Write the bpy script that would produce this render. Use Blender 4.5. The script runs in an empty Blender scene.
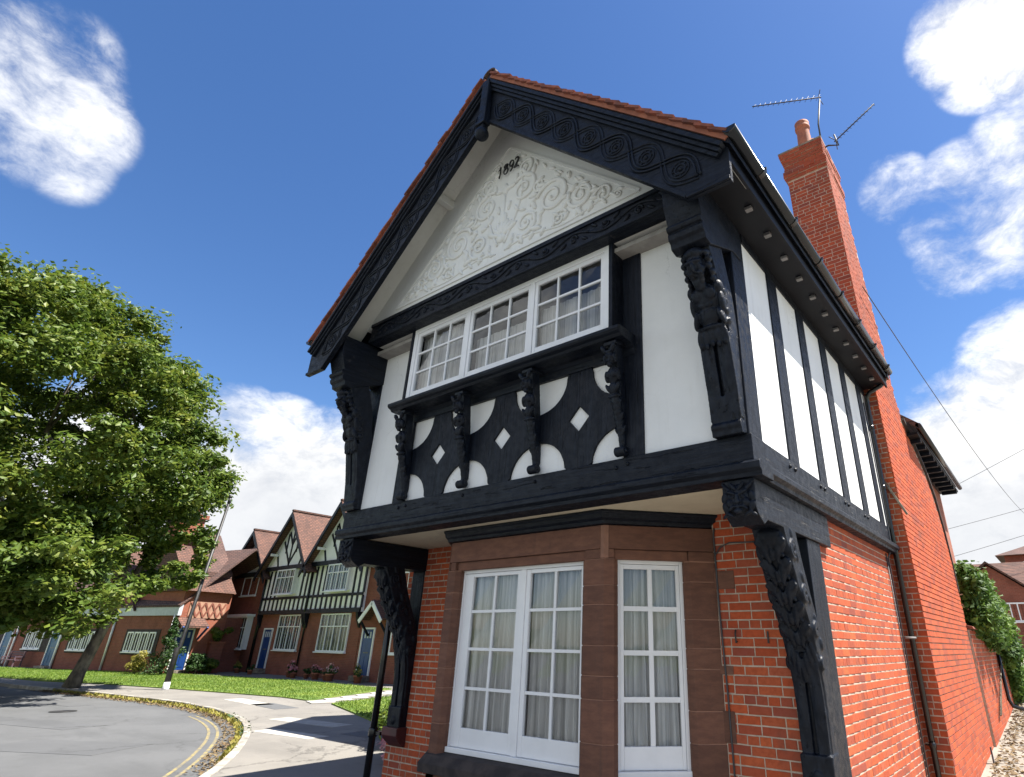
import bpy, bmesh, math, random
import numpy as np
from mathutils import Vector, Matrix
random.seed(7)
rng = np.random.default_rng(7)
scene = bpy.context.scene
COL = scene.collection
R = math.radians

# ------------------------------------------------------------------ camera
CAM = Vector((1.7485, -4.4317, 1.6))
def camera_axes():
    y, p, r = R(37.104), R(24.554), R(0.815)
    f = Vector((-math.sin(y)*math.cos(p), math.cos(y)*math.cos(p), math.sin(p)))
    rt = f.cross(Vector((0, 0, 1))).normalized()
    up = rt.cross(f)
    return rt*math.cos(r)+up*math.sin(r), -rt*math.sin(r)+up*math.cos(r), f
CR, CU, CF = camera_axes()
cam_data = bpy.data.cameras.new('camera')
cam = bpy.data.objects.new('camera', cam_data)
COL.objects.link(cam)
m = Matrix.Identity(4)
for i in range(3):
    m[i][0], m[i][1], m[i][2], m[i][3] = CR[i], CU[i], -CF[i], CAM[i]
cam.matrix_world = m
cam_data.sensor_fit = 'HORIZONTAL'
cam_data.sensor_width = 36.0
cam_data.lens = 585.71/1024*36.0
cam_data.shift_x = -(596.249-512)/1024
cam_data.shift_y = (375.517-388.5)/1024
cam_data.clip_start = 0.05
cam_data.clip_end = 4000
scene.camera = cam

# ------------------------------------------------------------------ light
SUN = Vector((0.455, 0.28, 1.0)).normalized()
world = bpy.data.worlds.new('World'); scene.world = world
world.use_nodes = True
sun_d = bpy.data.lights.new('sun', 'SUN'); sun_d.energy = 5.0; sun_d.angle = R(0.5); sun_d.color = (1.0, 0.95, 0.87)
sun = bpy.data.objects.new('sun', sun_d); COL.objects.link(sun)
sun.rotation_mode = 'QUATERNION'; sun.rotation_quaternion = SUN.to_track_quat('Z', 'Y')
sun.location = (10, 10, 30)
scene.view_settings.view_transform = 'Standard'
scene.view_settings.look = 'None'
scene.view_settings.gamma = 1.0
scene.cycles.max_bounces = 6; scene.cycles.diffuse_bounces = 3; scene.cycles.glossy_bounces = 3; scene.cycles.transparent_max_bounces = 8
scene.view_settings.use_curve_mapping = False
scene.view_settings.exposure = 1.5

class NT:
    def __init__(s, nt):
        s.nt = nt; s.n = nt.nodes; s.n.clear()
    def new(s, t, **kw):
        n = s.n.new(t)
        for k, v in kw.items():
            setattr(n, k, v)
        return n
    def link(s, a, b): s.nt.links.new(a, b)
    def inp(s, node, key, val):
        if hasattr(val, 'is_linked') or isinstance(val, bpy.types.NodeSocket): s.link(val, node.inputs[key])
        else: node.inputs[key].default_value = val
    def math(s, op, a, b=0.0, c=None, clamp=False):
        n = s.new('ShaderNodeMath', operation=op); n.use_clamp = clamp
        s.inp(n, 0, a); s.inp(n, 1, b)
        if c is not None: s.inp(n, 2, c)
        return n.outputs[0]
    def vmath(s, op, a, b=(0, 0, 0)):
        n = s.new('ShaderNodeVectorMath', operation=op)
        s.inp(n, 0, a); s.inp(n, 1, b)
        return n.outputs['Value'] if op in ('DOT_PRODUCT', 'LENGTH') else n.outputs[0]
    def ramp(s, v, a, b, c=0.0, d=1.0, smooth=True):
        n = s.new('ShaderNodeMapRange'); n.interpolation_type = 'SMOOTHSTEP' if smooth else 'LINEAR'; n.clamp = True
        s.inp(n, 'Value', v); n.inputs['From Min'].default_value = a; n.inputs['From Max'].default_value = b
        n.inputs['To Min'].default_value = c; n.inputs['To Max'].default_value = d
        return n.outputs['Result']
    def noise(s, vec, scale, detail=4.0, rough=0.55, dist=0.0, color=False):
        n = s.new('ShaderNodeTexNoise')
        if vec is not None: s.link(vec, n.inputs['Vector'])
        n.inputs['Scale'].default_value = scale; n.inputs['Detail'].default_value = detail
        n.inputs['Roughness'].default_value = rough; n.inputs['Distortion'].default_value = dist
        return n.outputs['Color' if color else 'Fac']
    def mix(s, f, a, b):
        n = s.new('ShaderNodeMix', data_type='RGBA')
        s.inp(n, 0, f)
        for key, v in ((6, a), (7, b)):
            if isinstance(v, bpy.types.NodeSocket): s.link(v, n.inputs[key])
            else: n.inputs[key].default_value = (*v[:3], 1.0)
        return n.outputs[2]
    def scale(s, vec, sc):
        n = s.new('ShaderNodeMapping'); s.link(vec, n.inputs['Vector']); n.inputs['Scale'].default_value = sc
        return n.outputs[0]

# sky with broken summer cumulus all round
w = NT(world.node_tree)
out = w.new('ShaderNodeOutputWorld'); bg = w.new('ShaderNodeBackground'); w.link(bg.outputs[0], out.inputs[0])
bg.inputs[1].default_value = 0.10
sky = w.new('ShaderNodeTexSky', sky_type='NISHITA'); sky.sun_disc = False
sky.sun_elevation = math.asin(SUN.z); sky.sun_rotation = math.atan2(SUN.x, SUN.y)
sky.air_density = 1.0; sky.dust_density = 0.35; sky.ozone_density = 2.6; sky.altitude = 20
tc = w.new('ShaderNodeTexCoord'); v = tc.outputs['Generated']
sep = w.new('ShaderNodeSeparateXYZ'); w.link(v, sep.inputs[0])
CLOUDS = [  # direction, angular radius (deg), weight
    ((-0.842, -0.000, 0.540), 4.0, 0.34), ((-0.822, 0.02, 0.568), 4.5, 0.40), ((-0.802, -0.025, 0.597), 4.5, 0.42), ((-0.785, 0.0, 0.620), 3.5, 0.32), ((-0.850, 0.045, 0.525), 3.0, 0.30),
    ((-0.905, 0.325, 0.255), 4.5, 1.0), ((-0.885, 0.385, 0.262), 4.0, 1.05), ((-0.880, 0.44, 0.17), 8.0, 1.4), ((-0.93, 0.34, 0.13), 9.0, 1.4), ((-0.955, 0.21, 0.17), 8, 1.1), ((-0.83, 0.52, 0.17), 8, 1.1),
    ((0.10, 0.690, 0.715), 5.0, 1.1), ((0.17, 0.68, 0.71), 7.0, 1.2),
    ((0.030, 0.820, 0.570), 4.5, 0.62), ((-0.02, 0.835, 0.55), 3.0, 0.5), ((0.075, 0.850, 0.520), 4.5, 0.72), ((-0.055, 0.79, 0.61), 3.0, 0.5), ((0.12, 0.80, 0.585), 5.0, 0.68), ((0.0, 0.86, 0.51), 3.5, 0.62),
    ((-0.02, 0.948, 0.300), 4.5, 1.1), ((-0.045, 0.97, 0.235), 7.0, 1.35), ((0.02, 0.975, 0.21), 9.0, 1.45), ((-0.07, 0.985, 0.14), 9.0, 1.35), ((0.06, 0.945, 0.32), 6.5, 1.2), ((-0.085, 0.945, 0.30), 3.5, 0.85),
    ((-0.44, 0.42, 0.79), 5.0, 0.10),
    ((0.55, 0.75, 0.36), 11, 1.0), ((0.85, 0.35, 0.40), 9, 0.9), ((0.93, -0.2, 0.30), 10, 1.1), ((0.60, -0.70, 0.38), 11, 1.1), ((0.15, -0.93, 0.32), 11, 1.1),
    ((-0.35, -0.82, 0.45), 13, 1.2), ((-0.70, -0.60, 0.38), 12, 1.2), ((0.05, -0.70, 0.70), 11, 1.1), ((0.45, -0.88, 0.15), 14, 1.3), ((-0.15, -0.97, 0.15), 14, 1.3), ((-0.75, -0.35, 0.55), 7, 0.8), ((-0.93, -0.28, 0.24), 8, 1.1), ((0.35, -0.40, 0.85), 7, 0.7), ((-0.55, 0.80, 0.2), 8, 1.2), ((-0.30, 0.93, 0.18), 8, 1.2), ((0.3, 0.93, 0.2), 11, 1.3),  # clouds behind the camera are unseen, added to brighten the shaded front
]
den = None
for d, rad, wt in CLOUDS:
    d = Vector(d).normalized()
    dp = w.vmath('DOT_PRODUCT', v, tuple(d))
    b = w.ramp(dp, math.cos(R(rad*1.35)), math.cos(R(rad*0.25)), 0.0, wt)
    den = b if den is None else w.math('MAXIMUM', den, b)
warp = w.vmath('ADD', v, w.vmath('SCALE', w.vmath('SUBTRACT', w.noise(v, 7.0, 3, color=True), (0.5, 0.5, 0.5))))
warp.node.inputs[1].links[0].from_node.inputs['Scale'].default_value = 0.06
n1 = w.noise(w.scale(warp, (1.0, 1.0, 1.35)), 4.2, 10, 0.57, 0.15)
n2 = w.noise(w.scale(warp, (1.0, 1.0, 1.7)), 15.0, 12, 0.68, 0.1)
dens = w.math('ADD', den, w.math('MULTIPLY', w.math('SUBTRACT', n1, 0.5), 2.4))
dens = w.math('ADD', dens, w.math('MULTIPLY', w.math('SUBTRACT', n2, 0.5), 1.15))
dens = w.math('MULTIPLY', dens, w.ramp(den, 0.03, 0.3))
mask = w.ramp(dens, 0.14, 1.16)
lum = w.math('ADD', w.math('MULTIPLY', n2, 0.5), w.math('MULTIPLY', n1, 0.5))
lum = w.ramp(lum, 0.36, 0.60)
low = w.math('MULTIPLY', w.ramp(sep.outputs['Z'], 0.33, 0.16), w.ramp(sep.outputs['Z'], 0.02, 0.12, 0.55, 1.0))
under = w.math('MULTIPLY', low, w.ramp(dens, 0.75, 1.5))
shade = w.math('MULTIPLY', lum, w.math('SUBTRACT', 1.0, w.math('MULTIPLY', under, 0.75)), clamp=True)
ccol = w.mix(shade, (2.7, 2.8, 3.0), (5.0, 4.95, 4.8))
hs = w.new('ShaderNodeHueSaturation'); w.link(sky.outputs[0], hs.inputs['Color']); hs.inputs['Saturation'].default_value = 1.22; hs.inputs['Value'].default_value = 0.66; hs.inputs['Hue'].default_value = 0.507
w.link(w.mix(mask, hs.outputs[0], ccol), bg.inputs[0])

# ------------------------------------------------------------------ helpers
ORG = {}
K_SKEW = -0.012
def warp_house(p):
    return (p[0]+K_SKEW*p[1], p[1], p[2]) if p[1] > 0 else p
def props(o, label=None, cat=None, group=None, kind=None):
    if label: o['label'] = label
    if cat: o['category'] = cat
    if group: o['group'] = group
    if kind: o['kind'] = kind
def thing(name, label, cat, loc, group=None):
    o = bpy.data.objects.new(name, None); COL.objects.link(o); o.location = loc; o.empty_display_size = 0.3
    props(o, label, cat, group); ORG[o] = Vector(loc)
    return o
class MB:
    def __init__(s): s.v = []; s.f = []; s.sm = []
    def add(s, vs, fs, smooth=False):
        b = len(s.v); s.v += [tuple(p) for p in vs]
        s.f += [tuple(i+b for i in f) for f in fs]; s.sm += [smooth]*len(fs)
        return s
    BOX = [(0, 3, 2, 1), (4, 5, 6, 7), (0, 1, 5, 4), (1, 2, 6, 5), (2, 3, 7, 6), (3, 0, 4, 7)]
    def box(s, x0, x1, y0, y1, z0, z1):
        return s.add([(x0, y0, z0), (x1, y0, z0), (x1, y1, z0), (x0, y1, z0), (x0, y0, z1), (x1, y0, z1), (x1, y1, z1), (x0, y1, z1)], MB.BOX)
    def fbox(s, f, u0, u1, d0, d1, z0, z1):
        c = [(u0, d1, z0), (u1, d1, z0), (u1, d0, z0), (u0, d0, z0), (u0, d1, z1), (u1, d1, z1), (u1, d0, z1), (u0, d0, z1)]
        return s.add([f(*q) for q in c], MB.BOX)
    def obox(s, c, ax, ay, az, hx, hy, hz):
        c = Vector(c); ax = Vector(ax)*hx; ay = Vector(ay)*hy; az = Vector(az)*hz
        vs = [c+ax*i+ay*j+az*k for k in (-1, 1) for i, j in ((-1, -1), (1, -1), (1, 1), (-1, 1))]
        return s.add(vs, MB.BOX)
    def beam(s, a, b, wid, dep, up=(0, -1, 0)):
        a, b = Vector(a), Vector(b); d = (b-a); L = d.length; d.normalize()
        u = Vector(up); u = (u-d*u.dot(d)).normalized(); r = d.cross(u)
        return s.obox((a+b)/2, d, r, u, L/2, wid/2, dep/2)
    def prism(s, poly, f, d0, d1, smooth=False):
        n = len(poly)
        vs = [f(u, d0, z) for u, z in poly]+[f(u, d1, z) for u, z in poly]
        fs = [tuple(range(n)), tuple(range(2*n-1, n-1, -1))]
        s.add(vs, fs)
        b = len(s.v)-2*n
        for i in range(n):
            j = (i+1) % n
            s.f.append((b+i, b+n+i, b+n+j, b+j)); s.sm.append(smooth)
        return s
    def tube(s, pts, r, n=8, caps=True, flat=1.0, up=None):
        pts = [Vector(p) for p in pts]; m_ = len(pts)
        rs = r if isinstance(r, (list, tuple)) else [r]*m_
        prev = None; vs = []
        for i, p in enumerate(pts):
            t = (pts[min(i+1, m_-1)]-pts[max(i-1, 0)]).normalized()
            if up is not None: u = Vector(up)
            elif prev is None: u = Vector((0, 0, 1)) if abs(t.z) < 0.9 else Vector((1, 0, 0))
            else: u = prev
            u = (u-t*u.dot(t)).normalized(); prev = u; q = t.cross(u)
            for k in range(n):
                a = 2*math.pi*k/n
                vs.append(p+u*(math.cos(a)*rs[i]*flat)+q*(math.sin(a)*rs[i]))
        fs = [(i*n+k, i*n+(k+1) % n, (i+1)*n+(k+1) % n, (i+1)*n+k) for i in range(m_-1) for k in range(n)]
        s.add(vs, fs, True)
        if caps: 
            b = len(s.v)-m_*n
            s.f += [tuple(b+k for k in reversed(range(n))), tuple(b+(m_-1)*n+k for k in range(n))]; s.sm += [False, False]
        return s
    def ell(s, c, rx, ry, rz, ax=(1, 0, 0), ay=(0, 1, 0), az=(0, 0, 1), nu=10, nv=7):
        c = Vector(c); ax, ay, az = Vector(ax), Vector(ay), Vector(az)
        vs = []; fs = []
        vs.append(c-az*rz)
        for i in range(1, nv):
            t = math.pi*i/nv-math.pi/2
            for k in range(nu):
                a = 2*math.pi*k/nu
                vs.append(c+ax*(rx*math.cos(t)*math.cos(a))+ay*(ry*math.cos(t)*math.sin(a))+az*(rz*math.sin(t)))
        vs.append(c+az*rz)
        for k in range(nu):
            fs.append((0, 1+(k+1) % nu, 1+k)); fs.append((len(vs)-1, 1+(nv-2)*nu+k, 1+(nv-2)*nu+(k+1) % nu))
        for i in range(nv-2):
            for k in range(nu):
                fs.append((1+i*nu+k, 1+i*nu+(k+1) % nu, 1+(i+1)*nu+(k+1) % nu, 1+(i+1)*nu+k))
        return s.add(vs, fs, True)
    def lathe(s, c, prof, n=20, smooth=True):
        vs = [(c[0]+r*math.cos(2*math.pi*k/n), c[1]+r*math.sin(2*math.pi*k/n), c[2]+z) for r, z in prof for k in range(n)]
        fs = [(i*n+k, i*n+(k+1) % n, (i+1)*n+(k+1) % n, (i+1)*n+k) for i in range(len(prof)-1) for k in range(n)]
        s.add(vs, fs, smooth)
        b = len(s.v)-len(vs)
        s.f += [tuple(b+k for k in reversed(range(n))), tuple(b+(len(prof)-1)*n+k for k in range(n))]; s.sm += [False]*2
        return s
    def grid(s, fn, nu, nv, smooth=True):
        vs = [fn(i/nu, j/nv) for j in range(nv+1) for i in range(nu+1)]
        fs = [(j*(nu+1)+i, j*(nu+1)+i+1, (j+1)*(nu+1)+i+1, (j+1)*(nu+1)+i) for j in range(nv) for i in range(nu)]
        return s.add(vs, fs, smooth)
    def build(s, name, mat, parent=None, org=None, label=None, cat=None, group=None, kind=None, bevel=0, warp=False, remesh=0, wobble=0):
        o_ = ORG[parent] if parent is not None else Vector(org or (0, 0, 0))
        vs = [warp_house(p) for p in s.v] if warp else s.v
        if wobble: vs = [(p[0]+random.uniform(-wobble, wobble), p[1]+random.uniform(-wobble, wobble), p[2]+random.uniform(-wobble, wobble)) for p in vs]
        me = bpy.data.meshes.new(name)
        me.from_pydata([(p[0]-o_.x, p[1]-o_.y, p[2]-o_.z) for p in vs], [], s.f)
        me.polygons.foreach_set('use_smooth', s.sm)
        me.materials.append(mat)
        o = bpy.data.objects.new(name, me); COL.objects.link(o)
        if parent is not None: o.parent = parent
        else: o.location = o_
        ORG[o] = o_
        if remesh:
            rm = o.modifiers.new('remesh', 'REMESH'); rm.mode = 'VOXEL'; rm.voxel_size = remesh; rm.use_smooth_shade = True
            sm = o.modifiers.new('smooth', 'SMOOTH'); sm.iterations = 1; sm.factor = 0.3
        if bevel:
            bv = o.modifiers.new('bevel', 'BEVEL'); bv.width = bevel; bv.segments = 2; bv.limit_method = 'ANGLE'; bv.angle_limit = R(40)
        props(o, label, cat, group, kind)
        return o
def np_mesh(name, V, nper, mat, parent=None, org=(0, 0, 0), label=None, cat=None, kind=None, group=None, smooth=False):
    """V: (N*nper,3) array of separate polygons of nper corners"""
    o_ = ORG[parent] if parent is not None else Vector(org)
    V = np.asarray(V, np.float32).reshape(-1, 3)-np.array(o_, np.float32)
    me = bpy.data.meshes.new(name); nv = len(V); nf = nv//nper
    me.vertices.add(nv); me.vertices.foreach_set('co', V.ravel())
    me.loops.add(nv); me.loops.foreach_set('vertex_index', np.arange(nv, dtype=np.int32))
    me.polygons.add(nf); me.polygons.foreach_set('loop_start', np.arange(0, nv, nper, dtype=np.int32))
    me.polygons.foreach_set('use_smooth', np.full(nf, smooth))
    me.update(calc_edges=True); me.materials.append(mat)
    o = bpy.data.objects.new(name, me); COL.objects.link(o)
    if parent is not None: o.parent = parent
    else: o.location = o_
    ORG[o] = o_; props(o, label, cat, group, kind)
    return o
# ------------------------------------------------------------------ materials
def new_mat(name):
    mt = bpy.data.materials.new(name); mt.use_nodes = True
    t = NT(mt.node_tree)
    o = t.new('ShaderNodeOutputMaterial'); p = t.new('ShaderNodeBsdfPrincipled'); t.link(p.outputs[0], o.inputs[0])
    return mt, t, p, o
def coords(t, world_space=True):
    if world_space: return t.new('ShaderNodeNewGeometry').outputs['Position']
    return t.new('ShaderNodeTexCoord').outputs['Object']
def rand01(t):
    a = t.new('ShaderNodeObjectInfo').outputs['Random']; b = t.new('ShaderNodeNewGeometry').outputs['Random Per Island']
    return t.math('FRACT', t.math('ADD', a, b))
def bump(t, p, h, strength=0.3, dist=0.01):
    b = t.new('ShaderNodeBump'); b.inputs['Strength'].default_value = strength; b.inputs['Distance'].default_value = dist
    t.link(h, b.inputs['Height']); t.link(b.outputs[0], p.inputs['Normal'])
def simple(name, c1, c2=None, rough=0.6, scale=6.0, bscale=40.0, bstr=0.15, bdist=0.004, stretch=(1, 1, 1), var=0.0, spec=0.5, metal=0.0, lo=0.35, hi=0.65):
    mt, t, p, o = new_mat(name)
    P = t.scale(coords(t), stretch)
    c2 = c2 or tuple(x*0.8 for x in c1)
    f = t.ramp(t.noise(P, scale, 6, 0.6), lo, hi)
    col = t.mix(f, c2, c1)
    if var:
        h = t.new('ShaderNodeHueSaturation'); t.link(col, h.inputs['Color'])
        t.link(t.ramp(rand01(t), 0, 1, 1-var, 1+var, False), h.inputs['Value']); col = h.outputs[0]
    t.link(col, p.inputs['Base Color'])
    p.inputs['Roughness'].default_value = rough; p.inputs['Specular IOR Level'].default_value = spec; p.inputs['Metallic'].default_value = metal
    if bstr: bump(t, p, t.noise(P, bscale, 5, 0.6), bstr, bdist)
    return mt
M = {}
def black_timber(name, stretch):
    mt, t, p, o = new_mat(name)
    P = coords(t); G = t.scale(P, stretch)
    f = t.ramp(t.noise(G, 3.0, 8, 0.65), 0.40, 0.72)
    col = t.mix(f, (0.0030, 0.0048, 0.0098), (0.0105, 0.0148, 0.0240))
    flake = t.math('MULTIPLY', t.ramp(t.noise(P, 8.0, 9, 0.72), 0.60, 0.70), t.ramp(t.noise(P, 1.1, 3), 0.40, 0.62))
    col = t.mix(t.math('MULTIPLY', flake, 0.6), col, (0.075, 0.070, 0.064))
    split = t.ramp(t.noise(t.scale(P, tuple(x*1.6 for x in stretch)), 2.2, 5, 0.6), 0.62, 0.66)
    col = t.mix(t.math('MULTIPLY', split, 0.8), col, (0.0015, 0.0018, 0.0025))
    t.link(col, p.inputs['Base Color'])
    p.inputs['Specular IOR Level'].default_value = 0.24
    t.link(t.math('ADD', t.ramp(t.noise(P, 14, 4), 0.3, 0.7, 0.32, 0.58), t.math('MULTIPLY', flake, 0.3)), p.inputs['Roughness'])
    h = t.math('ADD', t.noise(G, 6.0, 8, 0.7), t.math('MULTIPLY', t.noise(P, 60, 3), 0.25))
    h = t.math('SUBTRACT', h, t.math('ADD', t.math('MULTIPLY', split, 0.9), t.math('MULTIPLY', flake, 0.25)))
    bump(t, p, h, 0.7, 0.009)
    return mt
M['timber_x'] = black_timber('black_timber_along_front', (0.7, 12, 12))
M['timber_y'] = black_timber('black_timber_along_side', (12, 0.7, 12))
M['timber_z'] = black_timber('black_timber_upright', (12, 12, 0.7))
M['timber_dark'] = simple('shade_darkened_eaves_black', (0.004, 0.0045, 0.007), (0.006, 0.0065, 0.009), rough=0.5, spec=0.2, bscale=20, bstr=0.2)  # eaves black made darker to carry the deep shade under the overhang
M['timber_c'] = black_timber('black_carved_oak', (6, 6, 3))
# white render
def render_white(name, c1, c2):
    mt, t, p, o = new_mat(name)
    P = coords(t)
    f = t.ramp(t.noise(P, 1.6, 6, 0.6), 0.3, 0.7)
    col = t.mix(f, c2, c1)
    st = t.math('MULTIPLY', t.ramp(t.noise(t.scale(P, (5, 5, 0.5)), 2.0, 6, 0.6), 0.52, 0.8), 0.38)
    col = t.mix(st, col, (c2[0]*0.78, c2[1]*0.76, c2[2]*0.72))
    vo = t.new('ShaderNodeTexVoronoi'); vo.feature = 'DISTANCE_TO_EDGE'; vo.inputs['Scale'].default_value = 0.9
    wv = t.vmath('ADD', P, t.vmath('SCALE', t.noise(P, 2.5, 5, 0.7, color=True))); wv.node.inputs[1].links[0].from_node.inputs['Scale'].default_value = 0.5
    t.link(wv, vo.inputs['Vector'])
    hair = t.math('MULTIPLY', t.ramp(vo.outputs['Distance'], 0.006, 0.001), t.ramp(t.noise(P, 0.9, 3), 0.5, 0.62))
    col = t.mix(t.math('MULTIPLY', hair, 0.45), col, (0.35, 0.34, 0.32))
    t.link(col, p.inputs['Base Color']); p.inputs['Roughness'].default_value = 0.85
    bump(t, p, t.math('ADD', t.noise(P, 30, 6, 0.6), t.math('MULTIPLY', t.noise(P, 4, 4), 3.0)), 0.32, 0.008)
    return mt
M['plaster'] = render_white('white_lime_render', (0.80, 0.80, 0.78), (0.74, 0.74, 0.72))
M['plaster_far'] = simple('white_limewash', (0.88, 0.88, 0.87), (0.82, 0.82, 0.81), rough=0.85, scale=1.5, bscale=20, bstr=0.2)
M['parget'] = render_white('white_pargeting', (0.80, 0.795, 0.76), (0.72, 0.715, 0.68))
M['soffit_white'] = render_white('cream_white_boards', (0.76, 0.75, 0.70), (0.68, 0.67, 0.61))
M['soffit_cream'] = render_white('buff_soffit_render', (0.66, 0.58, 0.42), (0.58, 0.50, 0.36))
M['white_paint'] = simple('white_gloss_paint', (0.82, 0.82, 0.82), (0.77, 0.77, 0.77), rough=0.32, scale=3, bscale=50, bstr=0.05)
def brick_mat(name, cols, rough=0.82):
    mt, t, p, o = new_mat(name)
    P = coords(t); r = rand01(t)
    cr = t.new('ShaderNodeValToRGB'); e = cr.color_ramp.elements
    e[0].color = (*cols[0], 1); e[1].color = (*cols[-1], 1); e[1].position = 1.0
    for i, c in enumerate(cols[1:-1]):
        q = e.new((i+1)/(len(cols)-1)); q.color = (*c, 1)
    t.link(r, cr.inputs[0])
    f = t.ramp(t.noise(P, 22, 6, 0.65), 0.35, 0.72)
    col = t.mix(t.math('MULTIPLY', f, 0.55), cr.outputs[0], tuple(x*0.55 for x in cols[1]))
    soot = t.ramp(t.noise(P, 1.3, 6, 0.65), 0.52, 0.75)
    col = t.mix(t.math('MULTIPLY', soot, 0.55), col, (0.11, 0.052, 0.04))
    t.link(col, p.inputs['Base Color']); p.inputs['Roughness'].default_value = rough; p.inputs['Specular IOR Level'].default_value = 0.3
    bump(t, p, t.noise(P, 70, 6, 0.7), 0.45, 0.005)
    return mt
M['brick'] = brick_mat('red_facing_brick', [(0.36, 0.065, 0.024), (0.47, 0.088, 0.029), (0.40, 0.092, 0.038), (0.52, 0.112, 0.036), (0.24, 0.06, 0.042), (0.48, 0.092, 0.03), (0.32, 0.072, 0.036), (0.43, 0.105, 0.05)])
M['mortar'] = simple('lime_mortar', (0.50, 0.41, 0.32), (0.36, 0.285, 0.22), rough=0.95, scale=9, bscale=120, bstr=0.5, bdist=0.004)
def brick_wall_mat(name, c1, c2, mor, scale=1.0, bw=0.225, bh=0.078, axis='xz'):
    """procedural brickwork for walls too far away to tell the bricks apart"""
    mt, t, p, o = new_mat(name)
    P = coords(t); sp = t.new('ShaderNodeSeparateXYZ'); t.link(P, sp.inputs[0])
    cb = t.new('ShaderNodeCombineXYZ')
    if axis == 'xz': t.link(t.math('ADD', sp.outputs[0], sp.outputs[1]), cb.inputs[0])
    t.link(sp.outputs[2], cb.inputs[1])
    b = t.new('ShaderNodeTexBrick'); t.link(cb.outputs[0], b.inputs['Vector'])
    b.inputs['Scale'].default_value = 1.0; b.inputs['Brick Width'].default_value = bw; b.inputs['Row Height'].default_value = bh
    b.inputs['Mortar Size'].default_value = 0.007; b.inputs['Color1'].default_value = (*c1, 1); b.inputs['Color2'].default_value = (*c2, 1); b.inputs['Mortar'].default_value = (*mor, 1)
    f = t.ramp(t.noise(P, 1.1, 6, 0.65), 0.4, 0.75)
    col = t.mix(t.math('MULTIPLY', f, 0.5), b.outputs['Color'], tuple(x*0.5 for x in c1))
    t.link(col, p.inputs['Base Color']); p.inputs['Roughness'].default_value = 0.9
    bump(t, p, t.noise(P, 25, 5, 0.7), 0.4, 0.02)
    return mt
M['far_brick'] = brick_wall_mat('far_red_brickwork', (0.20, 0.058, 0.035), (0.26, 0.075, 0.045), (0.22, 0.12, 0.09))
M['far_brick_bright'] = brick_wall_mat('far_orange_brickwork', (0.27, 0.078, 0.042), (0.33, 0.095, 0.05), (0.27, 0.15, 0.11))
# sandstone
mt, t, p, o = new_mat('red_sandstone')
P = coords(t)
f = t.ramp(t.noise(t.scale(P, (1, 1, 3.0)), 5.0, 8, 0.7), 0.35, 0.68)
col = t.mix(f, (0.118, 0.053, 0.035), (0.172, 0.079, 0.049))
h = t.new('ShaderNodeHueSaturation'); t.link(col, h.inputs['Color']); t.link(t.ramp(rand01(t), 0, 1, 0.85, 1.15, False), h.inputs['Value'])
st = t.math('MULTIPLY', t.ramp(t.noise(t.scale(P, (9, 9, 0.9)), 1.2, 7, 0.7), 0.55, 0.78), 0.5)
t.link(t.mix(st, h.outputs[0], (0.075, 0.045, 0.035)), p.inputs['Base Color']); p.inputs['Roughness'].default_value = 0.9
bump(t, p, t.math('ADD', t.noise(P, 45, 7, 0.7), t.noise(t.scale(P, (1, 1, 6)), 8, 5, 0.6)), 0.4, 0.006)
M['stone'] = mt
M['stone_dark'] = simple('dark_weathered_sill_stone', (0.055, 0.042, 0.038), (0.025, 0.02, 0.02), rough=0.9, scale=6, bscale=60, bstr=0.5, bdist=0.006)
M['stone_joint'] = simple('pink_stone_pointing', (0.29, 0.15, 0.10), (0.22, 0.115, 0.08), rough=0.95)
M['brick_sooty'] = brick_mat('sooty_chimney_brick', [(0.26, 0.06, 0.03), (0.36, 0.075, 0.032), (0.30, 0.08, 0.045), (0.40, 0.09, 0.036), (0.20, 0.06, 0.045)])
M['tile'] = simple('clay_roof_tile', (0.30, 0.085, 0.045), (0.17, 0.06, 0.04), rough=0.85, scale=10, bscale=60, bstr=0.4, var=0.3)
def far_tile(name, a, b):
    mt, t, p, o = new_mat(name)
    P = coords(t); sp = t.new('ShaderNodeSeparateXYZ'); t.link(P, sp.inputs[0])
    cb = t.new('ShaderNodeCombineXYZ'); t.link(t.math('ADD', sp.outputs[1], t.math('MULTIPLY', sp.outputs[0], 0.31)), cb.inputs[0]); t.link(sp.outputs[2], cb.inputs[1])
    br = t.new('ShaderNodeTexBrick'); t.link(cb.outputs[0], br.inputs['Vector']); br.inputs['Scale'].default_value = 1
    br.inputs['Brick Width'].default_value = 0.2; br.inputs['Row Height'].default_value = 0.11; br.inputs['Mortar Size'].default_value = 0.012
    br.inputs['Color1'].default_value = (*a, 1); br.inputs['Color2'].default_value = (*b, 1); br.inputs['Mortar'].default_value = (*[x*0.35 for x in b], 1)
    f = t.ramp(t.noise(P, 0.9, 7, 0.7), 0.4, 0.7)
    t.link(t.mix(t.math('MULTIPLY', f, 0.6), br.outputs['Color'], tuple(x*0.5 for x in b)), p.inputs['Base Color']); p.inputs['Roughness'].default_value = 0.9
    bump(t, p, t.math('ADD', br.outputs['Fac'], t.noise(P, 14, 5, 0.7)), 0.5, 0.03)
    return mt
M['far_tile'] = far_tile('far_clay_tiles', (0.165, 0.078, 0.054), (0.105, 0.055, 0.042))
M['far_tile_brown'] = far_tile('far_brown_tiles', (0.155, 0.085, 0.068), (0.105, 0.062, 0.052))
M['gutter'] = simple('black_gutter_plastic', (0.006, 0.006, 0.007), (0.01, 0.01, 0.01), rough=0.22, bstr=0.04)
M['iron'] = simple('black_painted_iron', (0.012, 0.012, 0.014), (0.03, 0.028, 0.026), rough=0.5)
M['lead'] = simple('pale_lead', (0.22, 0.21, 0.205), (0.15, 0.145, 0.14), rough=0.6)
M['maroon'] = simple('maroon_painted_stone', (0.085, 0.018, 0.02), (0.055, 0.014, 0.015), rough=0.5)
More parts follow.
